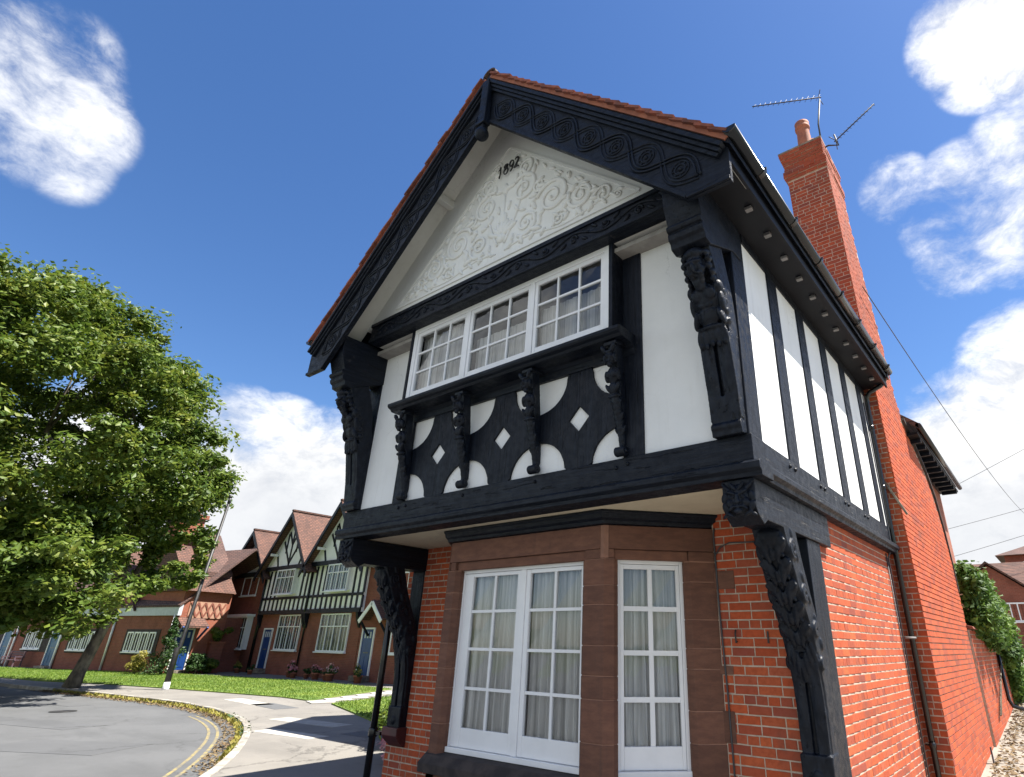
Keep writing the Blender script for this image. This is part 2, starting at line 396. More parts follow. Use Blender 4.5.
M['pot'] = simple('terracotta_pot', (0.40, 0.14, 0.075), (0.28, 0.10, 0.06), rough=0.8, bstr=0.2)
M['alu'] = simple('weathered_aluminium', (0.05, 0.05, 0.05), (0.03, 0.03, 0.03), rough=0.6)
M['wire'] = simple('grey_cable', (0.06, 0.06, 0.065), rough=0.6, bstr=0)
# thin window glass
def glass(name, tint=(1, 1, 1), rough=0.0):
    mt = bpy.data.materials.new(name); mt.use_nodes = True; t = NT(mt.node_tree)
    o = t.new('ShaderNodeOutputMaterial'); tr = t.new('ShaderNodeBsdfTransparent'); gl = t.new('ShaderNodeBsdfGlossy'); mx = t.new('ShaderNodeMixShader')
    tr.inputs[0].default_value = (*tint, 1); gl.inputs['Roughness'].default_value = rough; gl.inputs['Color'].default_value = (0.95, 0.97, 1, 1)
    fr = t.new('ShaderNodeFresnel'); fr.inputs[0].default_value = 1.5
    P = coords(t); b = t.new('ShaderNodeBump'); b.inputs['Strength'].default_value = 0.06; b.inputs['Distance'].default_value = 0.01; t.link(t.noise(P, 3.5, 2), b.inputs['Height'])
    t.link(b.outputs[0], gl.inputs['Normal']); t.link(b.outputs[0], fr.inputs['Normal'])
    t.link(t.math('MULTIPLY', fr.outputs[0], 1.4, clamp=True), mx.inputs[0]); t.link(tr.outputs[0], mx.inputs[1]); t.link(gl.outputs[0], mx.inputs[2]); t.link(mx.outputs[0], o.inputs[0])
    return mt
M['glass'] = glass('old_window_glass', (0.96, 0.97, 0.97))
M['dark_glass'] = simple('dark_window_glass', (0.03, 0.034, 0.038), (0.06, 0.065, 0.07), rough=0.08, scale=0.6, bstr=0)
# curtain cloth
mt = bpy.data.materials.new('white_net_curtain'); mt.use_nodes = True; t = NT(mt.node_tree)
o = t.new('ShaderNodeOutputMaterial'); d1 = t.new('ShaderNodeBsdfDiffuse'); d2 = t.new('ShaderNodeBsdfTranslucent'); mx = t.new('ShaderNodeMixShader'); mx.inputs[0].default_value = 0.3
P = coords(t); col = t.mix(t.ramp(t.noise(t.scale(P, (24, 24, 0.3)), 1.0, 4), 0.32, 0.62), (0.52, 0.52, 0.515), (0.94, 0.94, 0.93))  # grey upright streaks paint the shade between pleats into the cloth
t.link(col, d1.inputs[0]); t.link(col, d2.inputs[0]); t.link(d1.outputs[0], mx.inputs[1]); t.link(d2.outputs[0], mx.inputs[2]); t.link(mx.outputs[0], o.inputs[0])
M['curtain'] = mt
M['room'] = simple('dim_interior_plaster', (0.35, 0.33, 0.30), (0.28, 0.26, 0.24), rough=0.9, bstr=0)
def leaf_mat(name, cols, trans=0.35, rough=0.5):
    mt = bpy.data.materials.new(name); mt.use_nodes = True; t = NT(mt.node_tree)
    o = t.new('ShaderNodeOutputMaterial'); p = t.new('ShaderNodeBsdfPrincipled'); d2 = t.new('ShaderNodeBsdfTranslucent'); mx = t.new('ShaderNodeMixShader'); mx.inputs[0].default_value = trans
    cr = t.new('ShaderNodeValToRGB'); e = cr.color_ramp.elements
    e[0].color = (*cols[0], 1); e[1].color = (*cols[-1], 1)
    for i, c in enumerate(cols[1:-1]):
        q = e.new((i+1)/(len(cols)-1)); q.color = (*c, 1)
    P = coords(t)
    f = t.math('ADD', t.math('MULTIPLY', rand01(t), 0.6), t.math('MULTIPLY', t.ramp(t.noise(P, 0.7, 4), 0.3, 0.7), 0.4))
    t.link(f, cr.inputs[0]); t.link(cr.outputs[0], p.inputs['Base Color']); t.link(cr.outputs[0], d2.inputs[0])
    p.inputs['Roughness'].default_value = rough; p.inputs['Specular IOR Level'].default_value = 0.35
    t.link(p.outputs[0], mx.inputs[1]); t.link(d2.outputs[0], mx.inputs[2]); t.link(mx.outputs[0], o.inputs[0])
    return mt
M['leaf'] = leaf_mat('sycamore_leaf', [(0.034, 0.068, 0.011), (0.075, 0.128, 0.017), (0.135, 0.185, 0.025), (0.21, 0.225, 0.035)])
M['leaf_dark'] = leaf_mat('dark_shrub_leaf', [(0.02, 0.05, 0.015), (0.04, 0.085, 0.02), (0.06, 0.11, 0.03)], 0.2)
M['leaf_ivy'] = leaf_mat('ivy_leaf', [(0.025, 0.06, 0.015), (0.06, 0.12, 0.02), (0.11, 0.19, 0.03), (0.17, 0.24, 0.05)], 0.3, 0.6)
M['leaf_yellow'] = leaf_mat('golden_shrub_leaf', [(0.20, 0.17, 0.03), (0.30, 0.26, 0.05), (0.16, 0.18, 0.04)], 0.3)
M['leaf_fallen'] = leaf_mat('fallen_leaf', [(0.17, 0.115, 0.045), (0.12, 0.078, 0.04), (0.21, 0.155, 0.075), (0.07, 0.05, 0.03)], 0.1, 0.8)
M['flower_pink'] = leaf_mat('pink_flower', [(0.55, 0.12, 0.18), (0.70, 0.35, 0.38), (0.75, 0.65, 0.62)], 0.3)
M['grass'] = leaf_mat('lawn_blade', [(0.06, 0.12, 0.015), (0.11, 0.19, 0.022), (0.16, 0.24, 0.03), (0.26, 0.28, 0.07)], 0.35)
M['bark'] = simple('grey_bark', (0.20, 0.17, 0.12), (0.07, 0.06, 0.045), rough=0.95, scale=5, bscale=14, bstr=0.8, bdist=0.03, stretch=(1, 1, 0.5))
M['lawn'] = simple('lawn_turf', (0.17, 0.23, 0.03), (0.085, 0.15, 0.02), rough=0.95, scale=0.8, bscale=60, bstr=0.8, bdist=0.03)
M['earth'] = simple('distant_turf', (0.10, 0.14, 0.03), (0.08, 0.09, 0.04), rough=0.95, scale=0.3, bscale=4, bstr=0.4)
M['door_blue'] = simple('blue_door_paint', (0.012, 0.05, 0.20), (0.010, 0.04, 0.16), rough=0.35, bstr=0.03)
M['door_teal'] = simple('teal_blue_door_paint', (0.025, 0.10, 0.22), (0.02, 0.08, 0.18), rough=0.35, bstr=0.03)
M['bin'] = simple('black_bin_plastic', (0.015, 0.015, 0.018), (0.03, 0.03, 0.03), rough=0.45)
M['bench'] = simple('stained_bench_wood', (0.10, 0.055, 0.075), (0.07, 0.04, 0.05), rough=0.7)
M['band_grey'] = simple('pale_grey_fascia', (0.52, 0.56, 0.60), (0.45, 0.49, 0.53), rough=0.6)
M['lattice_panel'] = simple('buff_terracotta_panel', (0.42, 0.24, 0.16), (0.34, 0.19, 0.13), rough=0.9)
M['kerb'] = simple('granite_kerb', (0.33, 0.31, 0.27), (0.20, 0.18, 0.15), rough=0.9, scale=4, bscale=60, bstr=0.4, var=0.25)
M['yellow'] = simple('worn_yellow_line', (0.27, 0.215, 0.085), (0.115, 0.11, 0.10), rough=0.85, scale=9, lo=0.35, hi=0.6)
# asphalt and footway
def asphalt(name, a, b, patch, crack=0.5):
    mt, t, p, o = new_mat(name)
    P = coords(t)
    f = t.ramp(t.noise(P, 0.5, 7, 0.65), 0.35, 0.65)
    g = t.noise(P, 90, 4, 0.7)
    col = t.mix(f, a, b); col = t.mix(t.math('MULTIPLY', t.ramp(g, 0.45, 0.75), 0.45), col, tuple(x*1.8 for x in a))
    col = t.mix(t.math('MULTIPLY', t.ramp(t.noise(t.scale(P, (0.6, 2.2, 1)), 0.35, 5, 0.6), 0.5, 0.7), 0.6), col, patch)
    col = t.mix(t.math('MULTIPLY', t.ramp(t.noise(P, 2.6, 6, 0.7), 0.55, 0.8), 0.45), col, tuple(x*0.55 for x in patch))
    vo = t.new('ShaderNodeTexVoronoi'); vo.feature = 'DISTANCE_TO_EDGE'; vo.inputs['Scale'].default_value = 0.33
    wv = t.vmath('ADD', P, t.vmath('SCALE', t.noise(P, 1.4, 5, 0.7, color=True))); wv.node.inputs[1].links[0].from_node.inputs['Scale'].default_value = 1.1
    t.link(wv, vo.inputs['Vector'])
    cr = t.math('MULTIPLY', t.ramp(vo.outputs['Distance'], 0.016, 0.004), t.ramp(t.noise(P, 0.45, 3), 0.42, 0.6))
    col = t.mix(t.math('MULTIPLY', cr, crack), col, tuple(x*0.3 for x in patch))
    t.link(col, p.inputs['Base Color']); p.inputs['Roughness'].default_value = 0.9
    bump(t, p, t.math('SUBTRACT', g, t.math('MULTIPLY', cr, 0.6)), 0.6, 0.012)
    return mt
M['road'] = asphalt('worn_grey_asphalt', (0.084, 0.086, 0.087), (0.104, 0.106, 0.107), (0.072, 0.074, 0.075), 0.3)
M['road_patch'] = asphalt('patched_asphalt', (0.078, 0.08, 0.082), (0.092, 0.094, 0.096), (0.068, 0.07, 0.072))
M['pavement'] = asphalt('footway_asphalt', (0.155, 0.145, 0.129), (0.20, 0.186, 0.164), (0.13, 0.121, 0.107))
M['lane'] = asphalt('dusty_back_lane', (0.20, 0.18, 0.15), (0.26, 0.235, 0.195), (0.13, 0.118, 0.10))
M['slab'] = simple('pale_paving_slab', (0.45, 0.43, 0.38), (0.36, 0.34, 0.30), rough=0.9, scale=5, var=0.2)
M['rubble'] = simple('pale_rubble', (0.30, 0.26, 0.20), (0.17, 0.14, 0.105), rough=0.95, scale=8, bscale=50, bstr=0.5, var=0.3)
# ------------------------------------------------------------------ main house
HB = (-2.922, 0.6, -0.3)
house = thing('timber_framed_house', 'large black and white timber framed house with carved gable and red brick ground floor', 'house', HB)
XL, XR, XA = -5.844, 0.0, -2.922
SL = 0.977
ZJ0, ZJ1, ZJ2, ZT0, ZT1, ZS = 2.823, 2.95, 3.185, 5.536, 5.84, 4.475
YG, YB, YW = -0.313, -0.772, 1.22
def FY(Y): return lambda u, d, z: (u, Y-d, z)
def FX(X): return lambda u, d, z: (X+d, u, z)
def H(mb, name, mat, parent=None, **kw):
    return mb.build(name, M[mat], parent or house, warp=True, **kw)
def mirx(x): return 2*XA-x

# --- jetty beams
H(MB().box(XL-0.02, 0.02, -0.03, 0.25, ZJ1+0.002, ZJ2), 'jetty_beam', 'timber_x', bevel=0.008)
jm = [( -0.0, ZJ0), (0.05, ZJ0), (0.05, ZJ0+0.035), (0.085, ZJ0+0.06), (0.085, ZJ1-0.02), (0.065, ZJ1), (-0.2, ZJ1), (-0.2, ZJ0)]
mo = MB(); mo.prism([(q, z) for q, z in jm], lambda u, d, z: (d, -u, z), XL-0.085, 0.085)
H(mo, 'jetty_moulding', 'timber_x', bevel=0.004)
mo = MB(); mo.prism([(q-0.003, z) for q, z in jm], lambda u, d, z: (u, d, z), 0.201, 5.18)
H(mo, 'jetty_moulding', 'timber_y', bevel=0.004)
H(MB().box(-0.22, 0.017, 0.252, 5.18, ZJ1+0.002, ZJ2-0.002), 'jetty_beam', 'timber_y', bevel=0.008)
for x, z in ((-1.20, 3.12), (-1.33, 3.10), (-2.36, 3.115), (-3.47, 3.115), (-4.52, 3.12), (-4.66, 3.11)):
    H(MB().ell((x, -0.032, z), 0.02, 0.02, 0.02), 'oak_peg', 'timber_c')
for y in (0.86, 1.0, 1.78, 1.92, 2.7, 2.84, 3.6, 3.75):
    H(MB().ell((0.02, y, 3.11), 0.02, 0.02, 0.02), 'oak_peg', 'timber_c')
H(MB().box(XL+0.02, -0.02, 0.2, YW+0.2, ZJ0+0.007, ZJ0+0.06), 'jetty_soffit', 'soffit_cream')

# --- upper storey front
for nm, b in (('left', (XL+0.28, -4.84)), ('right', (-1.05, -0.28))):
    H(MB().box(b[0], b[1], 0.0, 0.15, ZJ2-0.02, ZT0+0.02), 'plaster_panel', 'plaster')
H(MB().box(-4.85, -1.04, 0.012, 0.15, ZJ2-0.02, ZS-0.08), 'plaster_panel', 'plaster')
for x0, x1 in ((XL, XL+0.30), (-0.30, 0.0)):
    H(MB().box(x0, x1, -0.018, 0.28, ZJ2-0.002, 5.42), 'corner_post', 'timber_z', bevel=0.01)
for x0, x1 in ((-4.83, -4.60), (-1.255, -1.024)):
    H(MB().box(x0, x1, -0.022, 0.16, ZJ2-0.001, ZT0+0.01), 'window_post', 'timber_z', bevel=0.006)
# curved boards with diamond cut-outs
def board(cx, side):
    hw, z0, z1, rx, rz = 0.554, ZJ2-0.004, 4.25, 0.385, 0.345
    cz, zc = 3.70, (z0+z1)/2
    dw, dz = 0.133, 0.14
    def inside(x, z):
        if abs(x) > hw or z < z0 or z > z1: return False
        for sx in (-1, 1):
            for zz in (z0, z1-0.05):
                if ((x-sx*hw)/rx)**2+((z-zz)/rz)**2 < 1: return False
        return True
    N = 48; lim = []
    for i in range(N+1):
        a = -math.pi/2+math.pi*i/N
        dx, dzv = math.cos(a)*side, math.sin(a)
        lo, hi = 0.0, 1.2
        while not False:
            r = lo; step = 0.004
            while inside(dx*(r+step), cz+dzv*(r+step)): r += step
            break
        ri = 1.0/(abs(dx)/dw+abs(dzv)/dz)
        lim.append(((dx*r, cz+dzv*r), (dx*ri, cz+dzv*ri)))
    mb = MB(); yf, yb = -0.016, 0.02
    off = 0.0012*side
    vs = []
    for (ox, oz), (ix, iz) in lim:
        vs += [(cx+off+ox, yf, oz), (cx+off+ix, yf, iz), (cx+off+ox, yb, oz), (cx+off+ix, yb, iz)]
    fs = []
    for i in range(N):
        a, b = 4*i, 4*i+4
        fs += [(a, b, b+1, a+1), (a+1, b+1, b+3, a+3), (a, a+2, b+2, b)]
    fs += [(0, 1, 3, 2), (4*N, 4*N+2, 4*N+3, 4*N+1)]
    if side < 0: fs = [tuple(reversed(f)) for f in fs]
    mb.add(vs, fs)
    return mb
BR_X = (-4.590, -3.478, -2.366, -1.254)
for cx in (-4.034, -2.922, -1.810):
    for sd in (-1, 1): H(board(cx, sd), 'curved_board', 'timber_z')

# --- oriel window
FW = FY(-0.213)
def casement(parent, F, u0, u1, z0, z1, cols, rows, stile=0.05, bar=0.024, brail=0.05, trail=0.05, d=0.0, matn='white_paint', glassn='glass', stile_r=None):
    sr = stile if stile_r is None else stile_r
    c = MB()
    c.fbox(F, u0, u0+stile, d-0.045, d, z0, z1); c.fbox(F, u1-sr, u1, d-0.045, d, z0, z1)
    c.fbox(F, u0+stile, u1-sr, d-0.045, d-0.002, z0, z0+brail); c.fbox(F, u0+stile, u1-sr, d-0.045, d-0.002, z1-trail, z1)
    co = c.build('casement', M[matn], parent, warp=True, bevel=0.004)
    a0, a1, b0, b1 = u0+stile, u1-sr, z0+brail, z1-trail
    pw, ph = (a1-a0-(cols-1)*bar)/cols, (b1-b0-(rows-1)*bar)/rows
    for i in range(1, cols):
        x = a0+i*pw+(i-1)*bar
        MB().fbox(F, x, x+bar, d-0.038, d-0.008, b0-0.002, b1+0.002).build('glazing_bar', M[matn], co, warp=True)
    for j in range(1, rows):
        z = b0+j*ph+(j-1)*bar
        MB().fbox(F, a0-0.002, a1+0.002, d-0.036, d-0.010, z, z+bar).build('glazing_bar', M[matn], co, warp=True)
    for i in range(cols):
        for j in range(rows):
            x, z = a0+i*(pw+bar), b0+j*(ph+bar)
            g = random.uniform(-0.003, 0.003); g2 = random.uniform(-0.003, 0.003)
            vs = [F(x-0.004, d-0.026+g, z-0.004), F(x+pw+0.004, d-0.026-g, z-0.004), F(x+pw+0.004, d-0.026-g2, z+ph+0.004), F(x-0.004, d-0.026+g2, z+ph+0.004)]
            MB().add(vs, [(0, 1, 2, 3)]).build('window_pane', M[glassn], co, warp=True)
    return co
fr = MB(); u0, u1 = -4.616, -1.292
fr.fbox(FW, u0, u1, -0.10, 0.0, ZS-0.03, ZS+0.055); fr.fbox(FW, u0, u1, -0.10, 0.0, ZT0-0.06, ZT0+0.02)
cw = (u1-u0)/3
for i in range(4):
    hw = 0.032 if i in (1, 2) else 0.036
    x = u0+i*cw+(hw if i == 0 else -hw if i == 3 else 0)
    fr.fbox(FW, x-hw, x+hw, -0.10, -0.001, ZS+0.055, ZT0-0.06)
H(fr, 'window_frame', 'white_paint', bevel=0.005)
for i in range(3):
    a = u0+i*cw+(0.072 if i == 0 else 0.032); b = u0+(i+1)*cw-(0.072 if i == 2 else 0.032)
    casement(house, FW, a+0.002, b-0.002, ZS+0.058, ZT0-0.063, 3, 3, d=-0.012, brail=0.06, stile=0.045)
for x0, x1 in ((u0-0.05, u0-0.002), (u1+0.002, u1+0.05)):
    H(MB().box(x0, x1, -0.225, 0.0, ZS-0.02, ZT0+0.01), 'oriel_side', 'timber_z', bevel=0.004)
# moulded sill shelf
pr = [(-0.02, 4.235), (0.03, 4.235), (0.045, 4.30), (0.09, 4.335), (0.265, 4.345), (0.285, 4.37), (0.32, 4.385), (0.335, 4.405), (0.335, 4.435), (0.30, 4.452), (-0.02, 4.452)]
mo = MB(); mo.prism(pr, lambda u, d, z: (d, -u, z), -4.80, -1.10)
H(mo, 'oriel_sill', 'timber_x', bevel=0.004)
# --- gable
H(MB().box(-5.50, -0.32, -0.365, -0.20, ZT0, ZT1), 'tie_beam', 'timber_x', bevel=0.006)
tie = [c for c in house.children if c.name == 'tie_beam'][0]
H(MB().box(-5.49, -0.33, -0.385, -0.366, ZT1-0.055, ZT1-0.004), 'beam_fillet', 'timber_x', tie)
H(MB().box(-5.49, -0.33, -0.385, -0.366, ZT0+0.004, ZT0+0.05), 'beam_fillet', 'timber_x', tie)
per = 0.43
for i in range(12):
    x = -5.42+i*per+0.1; y = -0.368; zc = 5.69
    mb = MB()
    sg = 1 if i % 2 == 0 else -1
    pts = [(x+per*t, y, zc+sg*0.062*math.sin(math.pi*t)) for t in np.linspace(0, 1, 12)]
    mb.tube(pts, 0.016, 6)
    pts = []
    for k in range(16):
        a = k/15*2.4*math.pi; r = 0.062*(1-k/19)
        pts.append((x+per*0.5+r*math.cos(a)*0.9, y, zc-sg*0.018+sg*r*math.sin(a)))
    mb.tube(pts, 0.013, 6)
    for a in (0.15, 0.85):
        mb.ell((x+per*a, y, zc-sg*0.055), 0.055, 0.02, 0.02, (0.8, 0, 0.6*sg if a < 0.5 else -0.6*sg), (0, 1, 0), (-0.6*sg if a < 0.5 else 0.6*sg, 0, 0.8))
    mb.ell((x+per*0.5, y, zc-sg*0.018), 0.024, 0.024, 0.024)
    H(mb, 'vine_carving', 'timber_c', tie)
# soffit under the gable jetty
H(MB().box(-5.50, -0.30, -0.199, 0.14, ZT0+0.012, ZT0+0.05), 'gable_soffit', 'soffit_white')
# pargeted gable wall
zr = lambda x, off=0.0: 8.689-SL*abs(x-XA)-off
gw = MB()
gw.prism([(XL+0.15, ZT1-0.02), (-0.15, ZT1-0.02), (-0.15, zr(-0.15, 0.02)), (XA, zr(XA, 0.02)), (XL+0.15, zr(XL+0.15, 0.02))], FY(YG), -0.12, 0.0)
gable = H(gw, 'pargeted_gable', 'parget')
def gslope(x): return zr(x, 0.22)
bd = MB()
for sx in (1, -1):
    a, b = Vector((XA, YG-0.006, 7.86)), Vector((XA+sx*2.10, YG-0.006, 5.98))
    bd.beam(a, b, 0.035, 0.024); 
bd.beam((XA-2.1, YG-0.006, 5.98), (XA+2.1, YG-0.006, 5.98), 0.035, 0.022)
H(bd, 'plaster_border', 'parget', gable)
def spiral(mb, cx, cz, r, turns, start, sgn, y=YG-0.008, rad=0.021, squash=1.0):
    rad *= 1.35
    pts = []; n = int(18*turns)
    for k in range(n+1):
        q = k/n; a = start+sgn*q*turns*2*math.pi; rr = r*(1-q*0.88)
        pts.append((cx+rr*math.cos(a), y, cz+rr*math.sin(a)*squash))
    mb.tube(pts, [rad*(1-0.45*k/n) for k in range(n+1)], 6, up=(0, 1, 0), flat=0.8)
    mb.ell((pts[-1][0], y, pts[-1][2]), rad*1.2, rad, rad*1.2)
def leafblob(mb, x, z, L, ang, y=YG-0.003, wd=0.32):
    c, s_ = math.cos(ang), math.sin(ang)
    mb.ell((x, y, z), L*1.15, 0.032, L*wd*1.25, (c, 0, s_), (0, 1, 0), (-s_, 0, c), 8, 5)
def scrollwork(sx):
    mb = MB(); X = lambda q: XA+sx*q
    sg = sx
    def S(q, z, r, tn, st, g, **k): spiral(mb, X(q), z, r, tn, st if sx > 0 else math.pi-st, g*sx, **k)
    def L(q, z, ln, a): leafblob(mb, X(q), z, ln, a if sx > 0 else math.pi-a)
    S(0.34, 6.95, 0.24, 1.7, 2.3, -1); S(0.34, 7.32, 0.15, 1.5, -2.0, 1, rad=0.017); S(0.85, 6.55, 0.27, 1.9, 2.8, -1); S(0.42, 6.35, 0.20, 1.6, -2.2, 1)
    S(1.30, 6.35, 0.20, 1.7, 2.6, 1); S(1.62, 6.18, 0.13, 1.6, 2.9, -1, rad=0.016); S(0.98, 6.15, 0.12, 1.5, 0.2, 1, rad=0.016); S(0.18, 7.58, 0.08, 1.3, 0.5, 1, rad=0.013)
    S(1.83, 6.08, 0.07, 1.4, 0.4, 1, rad=0.012); S(0.62, 6.86, 0.12, 1.4, -0.6, -1, rad=0.015)
    rr = random.Random(3)
    for q, z, r, n in ((0.34, 6.95, 0.29, 7), (0.85, 6.55, 0.33, 9), (0.42, 6.35, 0.25, 7), (1.30, 6.35, 0.25, 7), (1.62, 6.18, 0.17, 5), (0.34, 7.32, 0.19, 5)):
        for k in range(n):
            a = 2*math.pi*k/n+rr.uniform(-0.2, 0.2)
            x_, z_ = q+math.cos(a)*r, z+math.sin(a)*r
            if z_ > 7.78-SL*1.0*x_*0.93 or z_ < 6.03 or x_ < 0.05: continue
            L(x_, z_, rr.uniform(0.05, 0.09), a+rr.uniform(0.4, 1.0))
    # long stems
    mb.tube([(X(0.08+1.9*t), YG-0.002, 6.06+0.05*math.sin(9*t)+0.02) for t in np.linspace(0, 1, 24)], 0.014, 6)
    mb.tube([(X(0.06+0.25*math.sin(2.6*t)), YG-0.002, 6.2+1.3*t) for t in np.linspace(0, 1, 20)], [0.02-0.008*t for t in np.linspace(0, 1, 20)], 6)
    mb.tube([(X(0.55+1.0*t), YG-0.002, 6.95-0.62*t+0.05*math.sin(6*t)) for t in np.linspace(0, 1, 16)], 0.014, 6)
    for t in np.linspace(0.05, 0.95, 12):
        L(0.2+1.65*t, 7.66-1.6*t-0.05, 0.055, -0.8+0.5*math.sin(t*20))
    for t in np.linspace(0.05, 0.9, 9):
        L(0.1+1.7*t, 6.10+0.03*math.sin(t*13), 0.06, 0.9 if int(t*20) % 2 else 2.2)
    return mb
for sx in (1, -1): H(scrollwork(sx), 'scroll_relief', 'parget', gable)
mb = MB()
for k in range(7):
    a = math.pi*(0.12+0.76*k/6); leafblob(mb, XA+0.13*math.cos(a), 6.33+0.15*math.sin(a), 0.11, a, wd=0.28)
mb.ell((XA, YG, 6.30), 0.09, 0.04, 0.07); mb.tube([(XA, YG, 6.3), (XA, YG, 7.2)], 0.018, 6); mb.ell((XA, YG, 6.62), 0.075, 0.035, 0.10); mb.ell((XA, YG, 7.10), 0.06, 0.03, 0.09)
H(mb, 'shell_relief', 'parget', gable)
# the iron date 1892
def stroke(pts, x, z, s=0.2, r=0.0135):
    return MB().tube([(x+px*s, YG-0.036, z+pz*s) for px, pz in pts], [r*(0.75+0.5*abs(math.sin(3*i))) for i in range(len(pts))], 7)
def arc(cx, cz, rx, rz, a0, a1, n=12): return [(cx+rx*math.cos(R(a0+(a1-a0)*i/n)), cz+rz*math.sin(R(a0+(a1-a0)*i/n))) for i in range(n+1)]
D = [[(0.02, 0.70), (0.14, 0.78), (0.24, 0.98), (0.25, 0.6), (0.22, 0.2), (0.16, -0.05)],
     arc(0.25, 0.74, 0.17, 0.2, 60, 330)+arc(0.27, 0.26, 0.21, 0.27, 120, -250, 16)+[(0.42, 0.9)],
     arc(0.26, 0.70, 0.19, 0.26, 10, 370, 16)+[(0.43, 0.45), (0.34, 0.15), (0.18, -0.05)],
     arc(0.22, 0.74, 0.18, 0.22, 160, -40)+[(0.2, 0.3), (0.04, 0.05), (0.2, 0.1), (0.46, 0.02)]]
for i, dg in enumerate(D):
    H(stroke(dg, -3.075+i*0.102, 7.345+0.006*i, 0.185, 0.0105), 'date_numeral', 'iron', gable)

# --- verge soffits, outrigger, bargeboards
for sx in (1, -1):
    xe = XA+sx*3.25
    def zs_(x): return zr(x, 0.13)
    vs = [(XA, YB+0.01, zs_(XA)), (xe, YB+0.01, zs_(xe)), (xe, YG+0.01, zs_(xe)), (XA, YG+0.01, zs_(XA)),
          (XA, YB+0.01, zs_(XA)+0.03), (xe, YB+0.01, zs_(xe)+0.03), (xe, YG+0.01, zs_(xe)+0.03), (XA, YG+0.01, zs_(XA)+0.03)]
    H(MB().add(vs, MB.BOX), 'verge_soffit', 'soffit_white')
    H(MB().box(XA+sx*1.13-0.05, XA+sx*1.13+0.05, YB+0.02, YG-0.002, zr(XA+sx*1.13)-0.26, zr(XA+sx*1.13)-0.145), 'outrigger', 'soffit_white', bevel=0.004)
    XE = 0.367 if sx > 0 else mirx(0.367)-0.06
    ze = 5.121 if sx > 0 else 5.06
    xin = -0.048 if sx > 0 else mirx(-0.048)-0.06
    zin = 7.925
    outer = [(XA+sx*0.002, 8.689), (XE, zr(XE)), (XE, ze), (xin, ze), (XA+sx*0.002, zin)]
    b = MB(); b.prism(outer if sx > 0 else outer[::-1], FY(YB), -0.03, 0.012)
    bo = H(b, 'bargeboard', 'timber_x')
    # raised edge mouldings
    e = Vector((sx*1.0, 0, -SL)).normalized(); pn = Vector((sx*SL, 0, 1)).normalized()
    A = Vector((XA+sx*0.05, 0, zr(XA+sx*0.05))); Bv = Vector((XE-sx*0.005, 0, zr(XE-sx*0.005)))
    for o1, o2, d1 in ((0.0, 0.045, 0.085), (0.045, 0.085, 0.06), (0.085, 0.125, 0.038)):
        mb = MB(); c0, c1 = A-pn*(o1+o2)/2, Bv-pn*(o1+o2)/2
        c1 = c1+e*(-0.01); mid = (c0+c1)/2
        mb.obox((mid.x, YB-d1/2-0.0125, mid.z), e, pn, (0, 1, 0), (c1-c0).length/2, (o2-o1)/2-0.0008, d1/2)
        H(mb, 'barge_moulding', 'timber_x', bo, bevel=0.006)
    Ai = Vector((XA+sx*0.03, 0, zin+0.0-SL*0.03)); Bi = Vector((xin, 0, ze))
    mb = MB(); mid = (Ai+Bi)/2+pn*0.022
    mb.obox((mid.x, YB-0.026, mid.z), e, pn, (0, 1, 0), (Bi-Ai).length/2-0.015, 0.020, 0.013)
    mb.box(min(xin, XE)+0.002, max(xin, XE)-0.002, YB-0.037, YB-0.0125, ze+0.002, ze+0.04)
    H(mb, 'barge_moulding', 'timber_x', bo, bevel=0.004)
    # guilloche carving
    sp = 0.494
    for i in range(8):
        cx = -0.095-0.353*i if sx > 0 else mirx(-0.095-0.353*i)
        cz = 5.487+0.3475*i
        c = Vector((cx, YB-0.014, cz))
        mb = MB()
        for sgn in (1, -1):
            for of in (-0.02, 0.02):
                pts = []
                for k in range(17):
                    s_ = -sp/2+sp*k/16
                    am = sgn*0.138*math.cos(math.pi*s_/sp)
                    sl_ = -sgn*0.138*math.pi/sp*math.sin(math.pi*s_/sp)
                    nn = Vector((-sl_, 1)).normalized()
                    q = c+e*(s_+nn.x*of)+pn*(am+nn.y*of)
                    pts.append(q+Vector((0, -0.006 if (sgn > 0) == (i % 2 == 0) else 0.0, 0)))
                mb.tube(pts, 0.0122, 6, up=(0, 1, 0), flat=0.85)
        H(mb, 'guilloche_band', 'timber_c', bo)
        mb = MB()
        for rr in (0.090, 0.054):
            mb.tube([c+e*(rr*math.cos(2*math.pi*k/20))+pn*(rr*math.sin(2*math.pi*k/20)) for k in range(21)], 0.011, 6, caps=False, flat=0.8)
        mb.ell(c, 0.022, 0.022, 0.022)
        for k in range(8):
            a = 2*math.pi*k/8
            mb.ell(c+e*(0.072*math.cos(a))+pn*(0.072*math.sin(a)), 0.012, 0.012, 0.012, nu=6, nv=5)
        H(mb, 'rosette', 'timber_c', bo)
# apex pendant
pd = MB(); xp = -2.90
pd.box(xp-0.062, xp+0.062, YB-0.115, YB-0.02, 7.83, 8.60)
pd.box(xp-0.085, xp+0.085, YB-0.135, YB-0.02, 7.775, 7.835)
pd.box(xp-0.05, xp+0.05, YB-0.11, YB-0.02, 7.70, 7.775)
pd_o = H(pd, 'pendant_post', 'timber_z', bevel=0.01)
H(MB().ell((xp, YB-0.072, 7.635), 0.092, 0.092, 0.095, nu=20, nv=12), 'pendant_ball', 'timber_c', pd_o)

